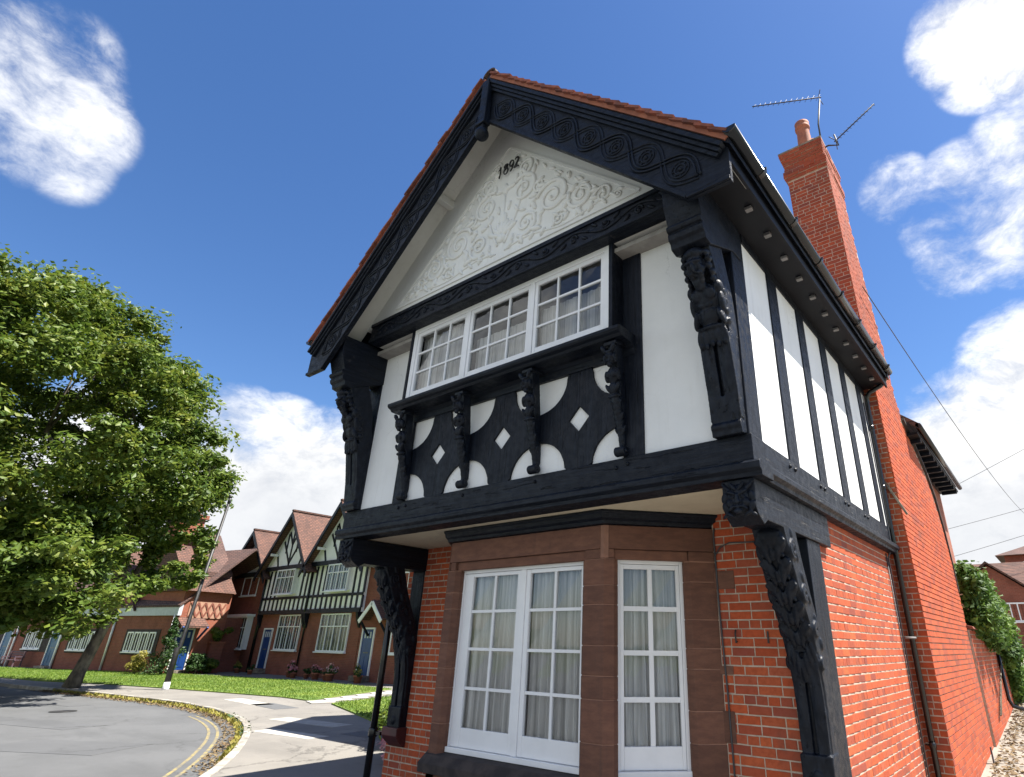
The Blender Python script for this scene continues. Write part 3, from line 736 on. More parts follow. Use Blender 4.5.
# --- roof
def rz_top(x): return 8.80-SL*abs(x-XA)
for sx in (1, -1):
    xe = 0.40 if sx > 0 else mirx(0.40)-0.04
    vs = []
    for dz in (-0.085, -0.02):
        vs += [(XA, YB-0.05, rz_top(XA)+dz), (xe, YB-0.05, rz_top(xe)+dz), (xe, 5.17, rz_top(xe)+dz), (XA, 5.17, rz_top(XA)+dz)]
    H(MB().add(vs, MB.BOX), 'roof_deck', 'timber_y')
th, gauge = 0.028, 0.172
ang = math.atan(SL); slope_len = (0.40-XA)*math.sqrt(1+SL*SL)
def tile_mesh(seed):
    rr = random.Random(seed)
    L_, W_ = 0.215, 0.158
    mb = MB(); j = lambda a: rr.uniform(-a, a)
    vs = [(-W_/2+j(.002), 0+j(.004), 0), (W_/2+j(.002), 0+j(.004), 0), (W_/2, L_, 0), (-W_/2, L_, 0), (-W_/2, 0, th+j(.002)), (W_/2, 0, th+j(.002)), (W_/2, L_, th), (-W_/2, L_, th)]
    mb.add(vs, MB.BOX)
    me = bpy.data.meshes.new('roof_tile'); me.from_pydata(mb.v, [], mb.f); me.materials.append(M['tile']); return me
TM = [tile_mesh(i) for i in range(4)]
nc = int(slope_len/gauge)+1; ncol = int((5.10-YB+0.10)/0.163)
deck = [c for c in house.children if c.name.startswith('roof_deck')]
stuffV = []
for sx, dk in ((1, deck[0]), (-1, deck[1])):
    up = Vector((-sx, 0, SL)).normalized(); nr = Vector((sx*SL, 0, 1)).normalized(); yv = Vector((0, sx*1.0, 0))
    for i in range(nc):
        s_ = slope_len-0.01-i*gauge
        if s_ < 0.2: continue
        base = Vector((XA, 0, rz_top(XA)))+(-up)*s_+nr*(0.0)
        for k in range(ncol):
            y = YB-0.115+0.082+k*0.163+(0.0815 if i % 2 and k > 0 else 0)
            jit = random.uniform(-0.006, 0.006)
            tl = (up*math.cos(R(6.5))-nr*math.sin(R(6.5))).normalized()
            tn = tl.cross(Vector((0, 1, 0))) * (1 if sx < 0 else 1)
            xax = Vector((0, 1, 0)); 
            if xax.cross(tl).dot(nr) < 0: xax = -xax
            zax = xax.cross(tl)
            loc = base+Vector((0, y+(random.uniform(-.012, .012) if k == 0 else 0), 0))+nr*(0.006+random.uniform(0, 0.008))+tl*jit
            if k < 2:
                mm = Matrix(((xax.x, tl.x, zax.x, 0), (xax.y, tl.y, zax.y, 0), (xax.z, tl.z, zax.z, 0), (0, 0, 0, 1)))
                o = bpy.data.objects.new('roof_tile', TM[(i*3+k) % 4]); COL.objects.link(o); o.parent = dk
                o.matrix_basis = Matrix.Translation(loc-ORG[house]) @ mm
            else:
                L_, W_ = 0.215, 0.079
                p8 = [loc+xax*a+tl*b+zax*c_ for c_ in (0, th) for a, b in ((-W_, 0), (W_, 0), (W_, L_), (-W_, L_))]
                for fc in MB.BOX[1:4]: stuffV += [tuple(p8[q]) for q in fc]
np_mesh('roof_tiles', stuffV, 4, M['tile'], house, kind='stuff')
for k in range(19):
    y = YB-0.06+k*0.31
    mb = MB(); n = 8
    prof = [(XA+0.125*math.cos(math.pi*i/n), 8.78+0.115*math.sin(math.pi*i/n)) for i in range(n+1)]
    prof2 = [(XA+0.10*math.cos(math.pi*i/n), 8.78+0.09*math.sin(math.pi*i/n)) for i in range(n, -1, -1)]
    mb.prism(prof+prof2, lambda u, d, z: (u, d, z), y, y+0.305)
    H(mb, 'ridge_tile', 'far_tile_brown', deck[0])
# verge mortar
for sx in (1, -1):
    xe = 0.38 if sx > 0 else mirx(0.38)
    H(MB().beam((XA+sx*0.05, YB-0.045, rz_top(XA+sx*0.05)-0.035), (xe, YB-0.045, rz_top(xe)-0.035), 0.05, 0.05), 'verge_pointing', 'pot')

# --- side eaves: soffit, fascia, gutter
for xs, nm in ((1, 'r'), (-1, 'l')):
    q = (lambda x: x) if xs > 0 else mirx
    a, b = sorted((q(-0.01), q(0.355)))
    H(MB().box(a, b, YB+0.03, 5.17, 5.40, 5.43), 'soffit_board', 'timber_dark')
    a, b = sorted((q(0.335), q(0.362)))
    H(MB().box(a, b, YB+0.03, 5.17, 5.36, 5.60), 'fascia_board', 'timber_dark')
    gx, gz = q(0.425), 5.600
    mb = MB(); n = 10
    prof = [(gx+0.060*math.cos(math.pi+math.pi*i/n), gz+0.060*math.sin(math.pi+math.pi*i/n)) for i in range(n+1)]+[(gx+0.053*math.cos(-math.pi*i/n), gz+0.053*math.sin(-math.pi*i/n)) for i in range(n+1)]
    mb.prism(prof, lambda u, d, z: (u, d, z), YB-0.10, 5.14, smooth=True)
    mb.prism([(gx+0.06*math.cos(math.pi+math.pi*i/n), gz+0.06*math.sin(math.pi+math.pi*i/n)) for i in range(n+1)], lambda u, d, z: (u, d, z), YB-0.108, YB-0.10)
    go = H(mb, 'gutter', 'gutter')
    for y in np.arange(-0.25, 5.1, 0.85):
        mb = MB(); prof = [(gx+0.068*math.cos(math.pi+math.pi*i/n), gz+0.068*math.sin(math.pi+math.pi*i/n)) for i in range(n+1)]+[(gx+0.0605*math.cos(-math.pi*i/n), gz+0.0605*math.sin(-math.pi*i/n)) for i in range(n+1)]
        mb.prism(prof, lambda u, d, z: (u, d, z), y, y+0.055)
        mb.box(gx-0.005, gx+0.075, y+0.02, y+0.035, gz-0.005, gz+0.02)
        H(mb, 'gutter_bracket', 'gutter', go)
for i in range(11):
    y = -0.05+0.478*i
    if y < 5.0: H(MB().box(0.195, 0.262, y-0.028, y+0.028, 5.365, 5.399), 'rafter_bracket', 'lead', bevel=0.004)
H(MB().box(XL+0.1, -0.1, YG+0.13, 5.17, 5.431, 5.48), 'upper_ceiling', 'room')

# --- head boxes and carved brackets
def headbox(x0, x1):
    p = [(-0.20, ZT0-0.002), (0.715, ZT0-0.002), (0.715, 5.36), (0.70, 5.22), (0.655, 5.09), (0.635, 5.035), (0.66, 5.03), (0.672, 5.0), (0.655, 4.972), (0.632, 4.965), (0.642, 4.935), (0.632, 4.895), (0.60, 4.875), (0.585, 4.82), (0.50, 4.80), (-0.0, 5.02), (-0.20, 5.02)]
    mb = MB(); mb.prism(p, lambda u, d, z: (d, -u, z), x0, x1)
    return mb
hb = {}
for x0, x1 in ((-0.335, 0.012), (XL-0.012, XL+0.315)):
    hb[x0] = H(headbox(x0, x1), 'bracket_head', 'timber_y', bevel=0.006)

def carved(xc, wd, path, style, seed):
    """a carved timber figure-bracket as one fused surface; path is a list of (y, z) from top to foot"""
    pp = [Vector((0, *q)) for q in path]; seg = [(q-p).length for p, q in zip(pp[:-1], pp[1:])]; L = sum(seg)
    ex = Vector((1, 0, 0)); mb = MB(); k = wd/0.29; rr = random.Random(seed)
    def tangent(i): return (pp[i+1]-pp[i]).normalized()
    def fr(s):
        s = s*L; i = 0
        while i < len(seg)-1 and s > seg[i]: s -= seg[i]; i += 1
        p = pp[i]+tangent(i)*s
        f_ = s/seg[i]; d = tangent(i)
        if f_ > 0.5 and i < len(seg)-1: d = d.lerp(tangent(i+1), (f_-0.5)).normalized()
        if f_ < 0.5 and i > 0: d = tangent(i-1).lerp(d, 0.5+f_).normalized()
        n = Vector((0, d.z, -d.y))
        if n.y > 0: n = -n
        return p, d, n
    def P(s, o, x=0.0):
        p, d, n = fr(s); return p+n*(o*k)+ex*(xc+x*k)
    def E(s, o, x, a, b, c, tilt=0.0, **kw):   # radii: across, out, along
        p, d, n = fr(s)
        ax = ex*math.cos(tilt)+d*math.sin(tilt); az = d*math.cos(tilt)-ex*math.sin(tilt)
        mb.ell(p+n*(o*k)+ex*(xc+x*k), a*k, b*k, c*k, ax, n, az, **kw)
    def B(s0, s1, o0, o1, w0, w1, x=0.0, oe=None):
        m_ = max(1, int(round((s1-s0)*14)))
        oe = o0 if oe is None else oe
        for q in range(m_):
            vs = []
            for f_ in (q/m_, (q+1)/m_):
                p, d, n = fr(s0+(s1-s0)*f_); c_ = p+ex*(xc+x*k); w_ = w0+(w1-w0)*f_; ob = o0+(oe-o0)*f_
                vs += [c_+ex*(-w_*k/2)+n*(ob*k), c_+ex*(w_*k/2)+n*(ob*k), c_+ex*(w_*k/2)+n*(o1*k), c_+ex*(-w_*k/2)+n*(o1*k)]
            mb.add(vs, MB.BOX)
    u = 1.0/L*k    # one design metre in s
    if style == 'figure':
        B(-0.02, 0.5, -0.26, 0.045, 0.285, 0.285, oe=-0.14); B(0.5, 1.0, -0.14, 0.03, 0.28, 0.28, oe=-0.05)
        hs = 0.10*u
        E(hs+0.05*u, 0.10, 0, 0.085, 0.09, 0.125); E(hs-0.055*u, 0.09, 0, 0.10, 0.09, 0.06)
        E(hs+0.02*u, 0.175, 0, 0.085, 0.03, 0.022); E(hs+0.07*u, 0.195, 0, 0.022, 0.035, 0.05)
        for sg in (-1, 1):
            E(hs+0.055*u, 0.168, sg*0.045, 0.024, 0.018, 0.014); E(hs+0.095*u, 0.15, sg*0.055, 0.035, 0.035, 0.04)
            for j in range(5): E(hs+(-0.04+0.06*j)*u, 0.075+0.012*math.sin(j), sg*(0.105+0.012*(j % 2)), 0.032, 0.045, 0.033)
            for j in range(3): E(hs+(0.15+0.05*j)*u, 0.15-0.01*j, sg*(0.04-0.008*j), 0.03, 0.035, 0.045, 0.25*sg)
            E(hs+0.125*u, 0.178, sg*0.035, 0.04, 0.022, 0.017, 0.3*sg)
        E(hs+0.22*u, 0.13, 0, 0.05, 0.05, 0.075); E(hs+0.15*u, 0.165, 0, 0.028, 0.02, 0.012)
        ts = hs+0.36*u
        E(ts, 0.06, 0, 0.135, 0.085, 0.15); E(ts+0.17*u, 0.05, 0, 0.11, 0.085, 0.13)
        for sg in (-1, 1):
            E(ts-0.03*u, 0.125, sg*0.06, 0.062, 0.035, 0.06); E(ts-0.08*u, 0.05, sg*0.125, 0.045, 0.06, 0.065)
            E(ts+0.06*u, 0.06, sg*0.135, 0.032, 0.05, 0.10); E(ts+0.19*u, 0.085, sg*0.115, 0.03, 0.05, 0.09, -0.25*sg)
            for j in range(3): E(ts+(0.07+0.06*j)*u, 0.118-0.008*j, sg*0.035, 0.036, 0.018, 0.024)
            for j in range(4): E(ts+(-0.02+0.09*j)*u, 0.02, sg*0.145, 0.02, 0.045, 0.035, 0.5*sg)
        ss = ts+0.30*u
        E(ss-0.02*u, 0.06, 0, 0.135, 0.085, 0.035)
        for j in range(5):
            x = -0.11+0.055*j
            E(ss+(0.055+0.018*(j % 2))*u, 0.105-1.2*x*x, x, 0.036, 0.025, 0.095, -x*1.2); E(ss+(0.13+0.018*(j % 2))*u, 0.115-1.2*x*x, x, 0.022, 0.02, 0.03)
        for sg in (-1, 1):
            B(ss+0.05*u, 0.92, -0.02, 0.085, 0.125, 0.12, sg*0.078)
            E(ss+0.35*u, 0.07, sg*0.078, 0.052, 0.03, 0.33)
        B(0.80, 0.965, -0.05, 0.088, 0.25, 0.26); B(0.965, 1.0, -0.06, 0.10, 0.27, 0.27)
        mb.tube([P(0.955, 0.075, -0.135), P(0.955, 0.075, 0.135)], 0.04*k, 10)
    elif style == 'foliage':
        B(-0.03, 0.5, -0.24, 0.05, 0.285, 0.275, oe=-0.14); B(0.5, 0.97, -0.14, 0.03, 0.275, 0.24)
        E(0.035, 0.03, 0, 0.145, 0.08, 0.11)
        for j in range(5):          # overlapping acanthus leaves down the face
            s = 0.06+0.088*j; o = 0.072-0.004*j
            for sg in (-1, 1):
                E(s, o, sg*0.070, 0.055, 0.032, 0.10, 0.40*sg); E(s+0.03, o+0.022, sg*0.048, 0.024, 0.02, 0.085, 0.2*sg)
                E(s-0.01, o+0.012, sg*0.105, 0.02, 0.022, 0.05, 0.75*sg); E(s+0.035, o+0.02, sg*0.09, 0.014, 0.014, 0.02)
            E(s+0.03, o+0.022, 0, 0.024, 0.024, 0.06)
        for j in range(7):
            x = -0.105+0.035*j; E(0.50+0.022*(3-abs(j-3)), 0.062-0.8*x*x, x, 0.024, 0.024, 0.10, -x*1.5)
        for sg in (-1, 1):
            for s_, r_, ob in ((0.09, 0.085, -0.04), (0.27, 0.075, -0.03), (0.42, 0.06, -0.03), (0.545, 0.045, -0.01)):      # side volutes
                c, d, n = fr(s_); c = c+ex*(xc+sg*0.143*k)+n*(ob*k); pts = []
                for q in range(30):
                    a = q/29*3.8*math.pi; r = r_*k*(1-q/34)
                    pts.append(c+d*(r*math.cos(a))+n*(r*math.sin(a)))
                mb.tube(pts, 0.019*k, 6)
            for j in range(6): E(0.04+0.09*j, -0.09, sg*0.142, 0.016, 0.03, 0.055, 0.0)
            B(0.54, 0.93, -0.03, 0.068, 0.108, 0.092, sg*0.068); E(0.72, 0.055, sg*0.068, 0.042, 0.026, 0.38)
        B(0.86, 0.985, -0.10, 0.085, 0.265, 0.255); E(0.93, 0.085, 0, 0.05, 0.02, 0.05)
    else:   # small console figure
        B(0.0, 0.9, -0.22, 0.0, 0.17, 0.12, oe=-0.1)
        B(0.0, 0.035, -0.3, 0.06, 0.26, 0.26)
        E(0.15, 0.09, 0, 0.10, 0.10, 0.13); E(0.14, 0.18, 0, 0.028, 0.04, 0.05); E(0.105, 0.165, 0, 0.09, 0.03, 0.022); E(0.185, 0.165, 0, 0.05, 0.03, 0.018); E(0.215, 0.13, 0, 0.05, 0.05, 0.05)
        for sg in (-1, 1):
            E(0.07, 0.12, sg*0.10, 0.045, 0.05, 0.085, 0.5*sg); E(0.16, 0.09, sg*0.105, 0.03, 0.06, 0.10); E(0.15, 0.155, sg*0.055, 0.03, 0.025, 0.025)
            E(0.31, 0.07, sg*0.115, 0.045, 0.06, 0.11); E(0.30, 0.13, sg*0.055, 0.06, 0.04, 0.065); E(0.42, 0.11, sg*0.09, 0.035, 0.05, 0.10, 0.5*sg)
        E(0.31, 0.05, 0, 0.12, 0.10, 0.17); E(0.42, 0.07, 0, 0.10, 0.09, 0.12); E(0.49, 0.09, 0, 0.13, 0.075, 0.045)
        for j in range(9):
            s = 0.53+0.045*j; w_ = 0.105-0.005*j
            o = 0.055-0.012*j
            E(s, o, 0, w_*0.9, 0.085, 0.13); E(s, o+0.055, 0, 0.02, 0.03, 0.10)
        for sg in (-1, 1):
            for j in range(3): E(0.55+0.11*j, 0.05-0.02*j, sg*0.085, 0.018, 0.035, 0.07, 0.3*sg)
        c = P(0.955, 0.03); mb.tube([c-ex*(0.10*k), c+ex*(0.10*k)], 0.085*k, 12)
        mb.tube([c-ex*(0.125*k), c+ex*(0.125*k)], 0.03*k, 8)
    return mb
for i, xc in enumerate((-0.158, XL+0.158)):
    H(carved(xc, 0.29, [(-0.44, 4.83), (-0.255, 4.45), (-0.14, 4.05), (-0.055, 3.6), (-0.005, 3.19)], 'figure', i), 'carved_figure_bracket', 'timber_c', remesh=0.007)
for i, xc in enumerate(BR_X):
    H(carved(xc, 0.165, [(-0.225, 4.33), (-0.13, 3.85), (-0.06, 3.45), (-0.035, 3.19)], 'console', i), 'carved_console', 'timber_c', remesh=0.006)
for i, (x0, x1) in enumerate(((-0.29, 0.0), (XL, XL+0.29))):
    xc = (x0+x1)/2
    bh = MB()
    bh.prism([(-1.92, ZJ0-0.004), (0.02, ZJ0-0.004), (0.02, 2.58), (-0.02, 2.53), (-0.12, 2.47), (-0.20, 2.515), (-1.92, 2.515)], lambda u, d, z: (d, -u, z), x0+0.01, x1-0.002)
    beam_o = H(bh, 'bracket_beam', 'timber_y', bevel=0.006)
    # leafy mask on the beam end
    mk = MB(); fy = -0.020; z0 = 2.66
    mk.ell((xc, fy+0.012, z0), 0.10, 0.04, 0.13, nu=14, nv=9)
    def me_(x, y, z, a_, b_, c_, t=0.0): mk.ell((xc+x, fy+y, z0+z), a_, b_, c_, (math.cos(t), 0, math.sin(t)), (0, 1, 0), (-math.sin(t), 0, math.cos(t)))
    me_(0, -0.035, 0.0, 0.018, 0.022, 0.05); me_(0, -0.036, -0.025, 0.028, 0.02, 0.018)
    me_(0, -0.03, -0.062, 0.05, 0.014, 0.011); me_(0, -0.028, -0.098, 0.04, 0.02, 0.022)
    for sg in (-1, 1):
        me_(sg*0.048, -0.03, 0.048, 0.048, 0.016, 0.015, sg*0.4); me_(sg*0.046, -0.024, 0.014, 0.02, 0.014, 0.012)
        me_(sg*0.066, -0.016, -0.03, 0.034, 0.026, 0.036); me_(sg*0.055, -0.028, -0.07, 0.035, 0.013, 0.012, -sg*0.6)
        me_(sg*0.035, -0.02, 0.10, 0.045, 0.018, 0.018, sg*0.9); me_(sg*0.09, -0.01, 0.09, 0.05, 0.016, 0.018, sg*0.7); me_(sg*0.115, -0.005, 0.02, 0.03, 0.016, 0.045, sg*0.3)
        me_(sg*0.11, -0.006, -0.06, 0.03, 0.016, 0.045, -sg*0.4); me_(sg*0.075, -0.01, -0.12, 0.045, 0.016, 0.016, sg*0.5); me_(sg*0.12, 0.0, 0.125, 0.03, 0.015, 0.015, sg*0.6); me_(sg*0.12, 0.0, -0.125, 0.03, 0.015, 0.015, -sg*0.6)
    H(mk, 'carved_mask', 'timber_c', beam_o, remesh=0.0045)
    H(carved(xc, 0.29, [(0.60, 2.52), (0.80, 2.10), (1.06, 1.68), (1.17, 1.25), (1.19, 0.50)], 'foliage', 5+i), 'carved_foliage_brace', 'timber_c', remesh=0.008)
    H(MB().box(x0+0.012, x1-0.022, 1.205, 1.60, 0.56 if i else -0.3, 2.514), 'wall_post', 'timber_z', bevel=0.008)
    if i: 
        H(MB().prism([(-0.12, 0.565), (0.16, 0.565), (0.16, 0.47), (0.10, 0.40), (0.02, 0.34), (-0.12, 0.34)], lambda u, d, z: (d, 1.22-u, z), x0-0.01, x1+0.015), 'corbel_stone', 'maroon', bevel=0.008)
    else:
        H(MB().box(x0+0.0, x1-0.01, 1.02, 1.63, -0.3, 0.36), 'corbel_stone', 'maroon', bevel=0.008)

# --- side wall upper: studs and panels
for i in range(7):
    y = 0.28+0.92*i-0.25
    if 0 < i < 6: H(MB().box(-0.14, 0.004, y+0.0+random.uniform(-.015, .015), y+0.275, ZJ2-0.003, 5.37), 'stud', 'timber_z', bevel=0.006)
    if i < 6: H(MB().box(-0.13, -0.012, 0.26+0.92*i, min(0.28+0.92*i+0.70, 5.18), ZJ2-0.02, 5.38), 'plaster_panel', 'plaster')
H(MB().box(-0.15, 0.006, 0.282, 5.18, 5.30, 5.398), 'wall_plate', 'timber_y')
# back and left walls, floor, so that the shell is closed
H(MB().box(XL-0.10, XL+0.15, 1.24, 9.0, -0.35, 2.82), 'flank_wall', 'far_brick')
H(MB().box(XL+0.02, XL+0.15, 0.281, 5.1, 3.0, 5.42), 'flank_wall', 'plaster')
H(MB().box(XL+0.16, -0.16, 2.9, 3.0, -0.3, 2.80), 'interior_wall', 'room')
H(MB().box(XL+0.16, -0.16, 2.2, 2.3, 3.0, 5.42), 'interior_wall', 'room')
H(MB().box(XL+0.16, -0.23, 0.22, 5.15, ZJ0+0.07, 3.0), 'upper_floor', 'room')
H(MB().box(XL+0.16, -0.16, 1.3, 5.15, -0.38, -0.2), 'ground_floor_slab', 'room')
gb = MB(); gb.prism([(XL+0.1, 2.95), (-0.16, 2.95), (-0.16, zr(-0.16, 0.05)), (XA, zr(XA, 0.05)), (XL+0.1, zr(XL+0.1, 0.05))], FY(5.04), -0.1, 0.0)
H(gb, 'rear_gable', 'far_brick')
# ------------------------------------------------------------------ ground floor: bay, brickwork, chimney
P0 = Vector((-1.79, 0.42)); P1 = Vector((-0.975, 1.225)); cd = (P1-P0); CL = cd.length; cd.normalize(); cn = Vector((cd.y, -cd.x))
def FC(u, d, z): q = P0+cd*u+cn*d; return (q.x, q.y, z)
def FCL(u, d, z):
    q = P0+cd*(CL-u)+cn*d; return (mirx(q.x)+LSH, q.y, z)
LSH = -0.055; FF = FY(0.42); FXL = mirx(-1.79)+LSH
ZLT, ZHD, ZSL = 2.69, 2.385, 0.53
bay = H(MB().box(mirx(-1.79)+0.1, -1.89, 0.50, 1.3, 2.62, 2.80), 'stone_bay', 'stone_joint')
def block(poly, z0, z1, mat='stone', parent=None, bev=0.007):
    mb = MB(); n = len(poly)
    mb.add([(x, y, z0) for x, y in poly]+[(x, y, z1) for x, y in poly], [tuple(reversed(range(n))), tuple(range(n, 2*n))]+[(i, (i+1) % n, n+(i+1) % n, n+i) for i in range(n)])
    return mb.build('stone_block', M[mat], parent or bay, warp=True, bevel=bev)
def xy(F, u, d): q = F(u, d, 0); return (q[0], q[1])
JR = [-0.3, 0.36, 0.787, 1.131, 1.324, 1.579, 1.94, 2.117, ZHD-0.022]
JJ = [-0.3, 0.36, 0.787, 1.043, 1.389, 1.565, 1.819, 2.165, ZHD-0.03]
jt = 0.0035
def mirror_poly(p): return [(mirx(x)+LSH-(0.112 if x < -2.0 else 0), y) for x, y in reversed(p)]
pier = [(-2.035, 0.42), (-1.79, 0.42), xy(FC, 0.105, 0), xy(FC, 0.15, -0.05), xy(FC, 0.15, -0.16), (-1.80, 0.64), (-2.085, 0.60), (-2.085, 0.47)]
jamb = [xy(FC, 0.870, 0), xy(FC, CL, 0), (P1.x+0.01, 1.34), xy(FC, 0.92, -0.20), xy(FC, 0.825, -0.16), xy(FC, 0.825, -0.05)]
def shrink(p, k):
    cx = sum(a for a, b in p)/len(p); cy = sum(b for a, b in p)/len(p)
    return [(cx+(a-cx)*k, cy+(b-cy)*k) for a, b in p]
for poly, J in ((pier, JR), (jamb, JJ), (mirror_poly(pier), JR), (mirror_poly(jamb), JJ)):
    mb = MB(); n = len(poly); sp = shrink(poly, 0.955)
    mb.add([(x, y, -0.3) for x, y in sp]+[(x, y, ZHD-0.02) for x, y in sp], [tuple(reversed(range(n))), tuple(range(n, 2*n))]+[(i, (i+1) % n, n+(i+1) % n, n+i) for i in range(n)])
    mb.build('pointing', M['stone_joint'], bay, warp=True)
    for a, b in zip(J[:-1], J[1:]): block(poly, a+jt, b-jt)
# head course: front block and cant blocks, with rebated drip band below
def headblock(F, u0, u1, z0, z1, d=0.0):
    mb = MB(); mb.fbox(F, u0, u1, -0.2, d, z0+0.0, z1)
    return mb.build('stone_block', M['stone'], bay, warp=True, bevel=0.006)
headblock(FF, mirx(-1.792)+LSH+0.02, -1.792-0.045, ZHD+0.075, ZLT)
headblock(FF, mirx(-2.03)+LSH-0.11, -2.03, ZHD-0.02, ZHD+0.072, -0.035)
for xa, xb in ((-2.027, -1.837), (mirx(-1.837)+LSH, mirx(-2.027)+LSH-0.112)): headblock(FF, xa, xb, ZHD-0.018, ZHD+0.071)
for F in (FC, FCL):
    headblock(F, 0.05 if F is FC else 0.02, CL-0.002 if F is FC else CL-0.05, ZHD+0.075, ZLT-0.001)
    a, b = (0.108, 0.868) if F is FC else (CL-0.868, CL-0.108)
    headblock(F, a, b, ZHD-0.02, ZHD+0.072, -0.035)
    a, b = (0.87, CL-0.003) if F is FC else (0.003, CL-0.87)
    headblock(F, a, b, ZHD-0.022, ZHD+0.071)
    a, b = (0.05, 0.105) if F is FC else (CL-0.105, CL-0.05)
    headblock(F, a, b, ZHD-0.014, ZHD+0.071)
mbk = MB(); mbk.add([(-1.835, 0.423, ZHD-0.015), (-1.793, 0.4235, ZHD-0.015), (*xy(FC, 0.048, -0.003), ZHD-0.015), (-1.85, 0.56, ZHD-0.015),
                     (-1.835, 0.423, ZLT-0.002), (-1.793, 0.4235, ZLT-0.002), (*xy(FC, 0.048, -0.003), ZLT-0.002), (-1.85, 0.56, ZLT-0.002)], MB.BOX)
mbk.build('pointing', M['stone_joint'], bay, warp=True)
# sills and apron
def plan(off): 
    a = FXL; k = off*math.tan(R(22.5))
    return [(mirx(P1.x+off*1.41+0.0)+LSH, 1.30), (mirx(-1.79+k)+LSH, 0.42-off), (-1.79+k, 0.42-off), (P1.x+off*1.41, 1.30)]
def band(offs_z, name, mat, bev=0.004, parent=bay):
    """a moulding swept round the bay: list of (offset, z)"""
    mb = MB(); n = len(offs_z); rows = [[(*p, z) for p in plan(o)] for o, z in offs_z]
    vs = [q for r in rows for q in r]; fs = []
    for i in range(n-1):
        for j in range(3): fs.append((i*4+j, i*4+j+1, (i+1)*4+j+1, (i+1)*4+j))
    fs.append((0, 1, 2, 3)[::-1]); fs.append(tuple((n-1)*4+j for j in range(4)))
    for j in (0, 3):
        pass
    mb.add(vs, fs)
    return mb.build(name, M[mat], parent, warp=True, bevel=bev)
band([(0.0, -0.32), (0.0, 0.335)], 'bay_apron', 'stone')
band([(0.0, 0.338), (0.09, 0.345), (0.095, 0.43), (0.03, 0.505), (-0.10, 0.525)], 'bay_sill', 'stone_dark', 0.006)
band([(0.0, ZLT+0.004), (0.035, ZLT+0.008), (0.045, ZLT+0.04), (0.075, ZLT+0.06), (0.085, ZLT+0.10), (0.10, ZLT+0.115), (0.10, ZJ0+0.003), (-0.05, ZJ0+0.003)], 'bay_cornice', 'timber_x', 0.004, house)
# bay windows
def wframe(F, u0, u1, z0, z1, mull, d):
    mb = MB()
    mb.fbox(F, u0, u0+0.075, d-0.09, d, z0, z1); mb.fbox(F, u1-0.075, u1, d-0.09, d, z0, z1)
    mb.fbox(F, u0+0.075, u1-0.075, d-0.09, d-0.001, z1-0.055, z1); mb.fbox(F, u0+0.002, u1-0.002, d-0.09, d+0.03, z0, z0+0.05)
    for q in mull: mb.fbox(F, q-0.038, q+0.038, d-0.09, d-0.002, z0+0.05, z1-0.055)
    return mb.build('window_frame', M['white_paint'], house, warp=True, bevel=0.005)
D0 = -0.10
wframe(FF, -3.985, -1.995-0.04, ZSL-0.005, ZHD+0.0, (-2.955,), D0)
wy = -1.995-0.04
casement(house, FF, -3.908, -2.994, ZSL+0.048, ZHD-0.058, 2, 4, stile=0.145, stile_r=0.055, bar=0.03, brail=0.18, trail=0.04, d=D0-0.012)
casement(house, FF, -2.916, wy-0.077, ZSL+0.048, ZHD-0.058, 2, 4, stile=0.058, stile_r=0.04, bar=0.03, brail=0.18, trail=0.04, d=D0-0.012)
wframe(FC, 0.106, 0.868, ZSL-0.005, ZHD, (), D0)
casement(house, FC, 0.183, 0.791, ZSL+0.048, ZHD-0.058, 2, 4, stile=0.035, bar=0.045, brail=0.18, trail=0.045, d=D0-0.012)
wframe(FCL, CL-0.868, CL-0.106, ZSL-0.005, ZHD, (), D0)
casement(house, FCL, CL-0.791, CL-0.183, ZSL+0.048, ZHD-0.058, 2, 4, stile=0.035, bar=0.045, brail=0.18, trail=0.045, d=D0-0.012)
# curtains
def curtain(F, u0, u1, d, z0, z1, label, seed, folds=9, amp=0.032, lift=0.0):
    rr = random.Random(seed); ph = [rr.uniform(0, 6.28) for _ in range(6)]
    def fn(a, b):
        u = u0+(u1-u0)*a
        w_ = math.sin(a*folds*6.28+ph[0]+0.5*math.sin(b*2+ph[1]))+0.5*math.sin(a*folds*2.3*6.28+ph[2])+0.35*math.sin(a*folds*0.43*6.28+ph[3]+b)
        x = F(u+0.006*math.sin(b*7+ph[4]+a*20), d+amp*w_*(0.5+0.5*(1-b)), z0+(z1-z0)*b+0.002*math.sin(a*folds*6.28))
        return warp_house(x)
    mb = MB().grid(fn, 90, 6)
    c = F((u0+u1)/2, d, z0)
    return mb.build('net_curtain', M['curtain'], None, org=c, label=label, cat='curtain', group='net curtains in the carved house')
curtain(FF, -3.98, -2.96, -0.20, 0.56, 2.42, 'pleated white net curtain behind left casement of the wide ground floor bay window', 1, 8)
curtain(FF, -2.86, -2.02, -0.20, 0.56, 2.42, 'pleated white net curtain behind right casement of the wide ground floor bay window', 2, 7)
curtain(FC, 0.12, 0.86, -0.20, 0.56, 2.42, 'white net curtain behind the narrow angled bay window beside brick wall', 3, 5)
curtain(FW, -4.55, -3.56, -0.14, ZS+0.05, ZT0-0.05, 'white net curtain behind leftmost casement of the upper window', 4, 8, 0.012)
curtain(FW, -3.46, -2.44, -0.14, ZS+0.05, ZS+0.62, 'half height white net curtain behind middle casement of the upper window', 5, 8, 0.012)
curtain(FW, -2.37, -1.33, -0.14, ZS+0.05, ZS+0.68, 'half height white net curtain behind rightmost casement of the upper window', 6, 9, 0.012)

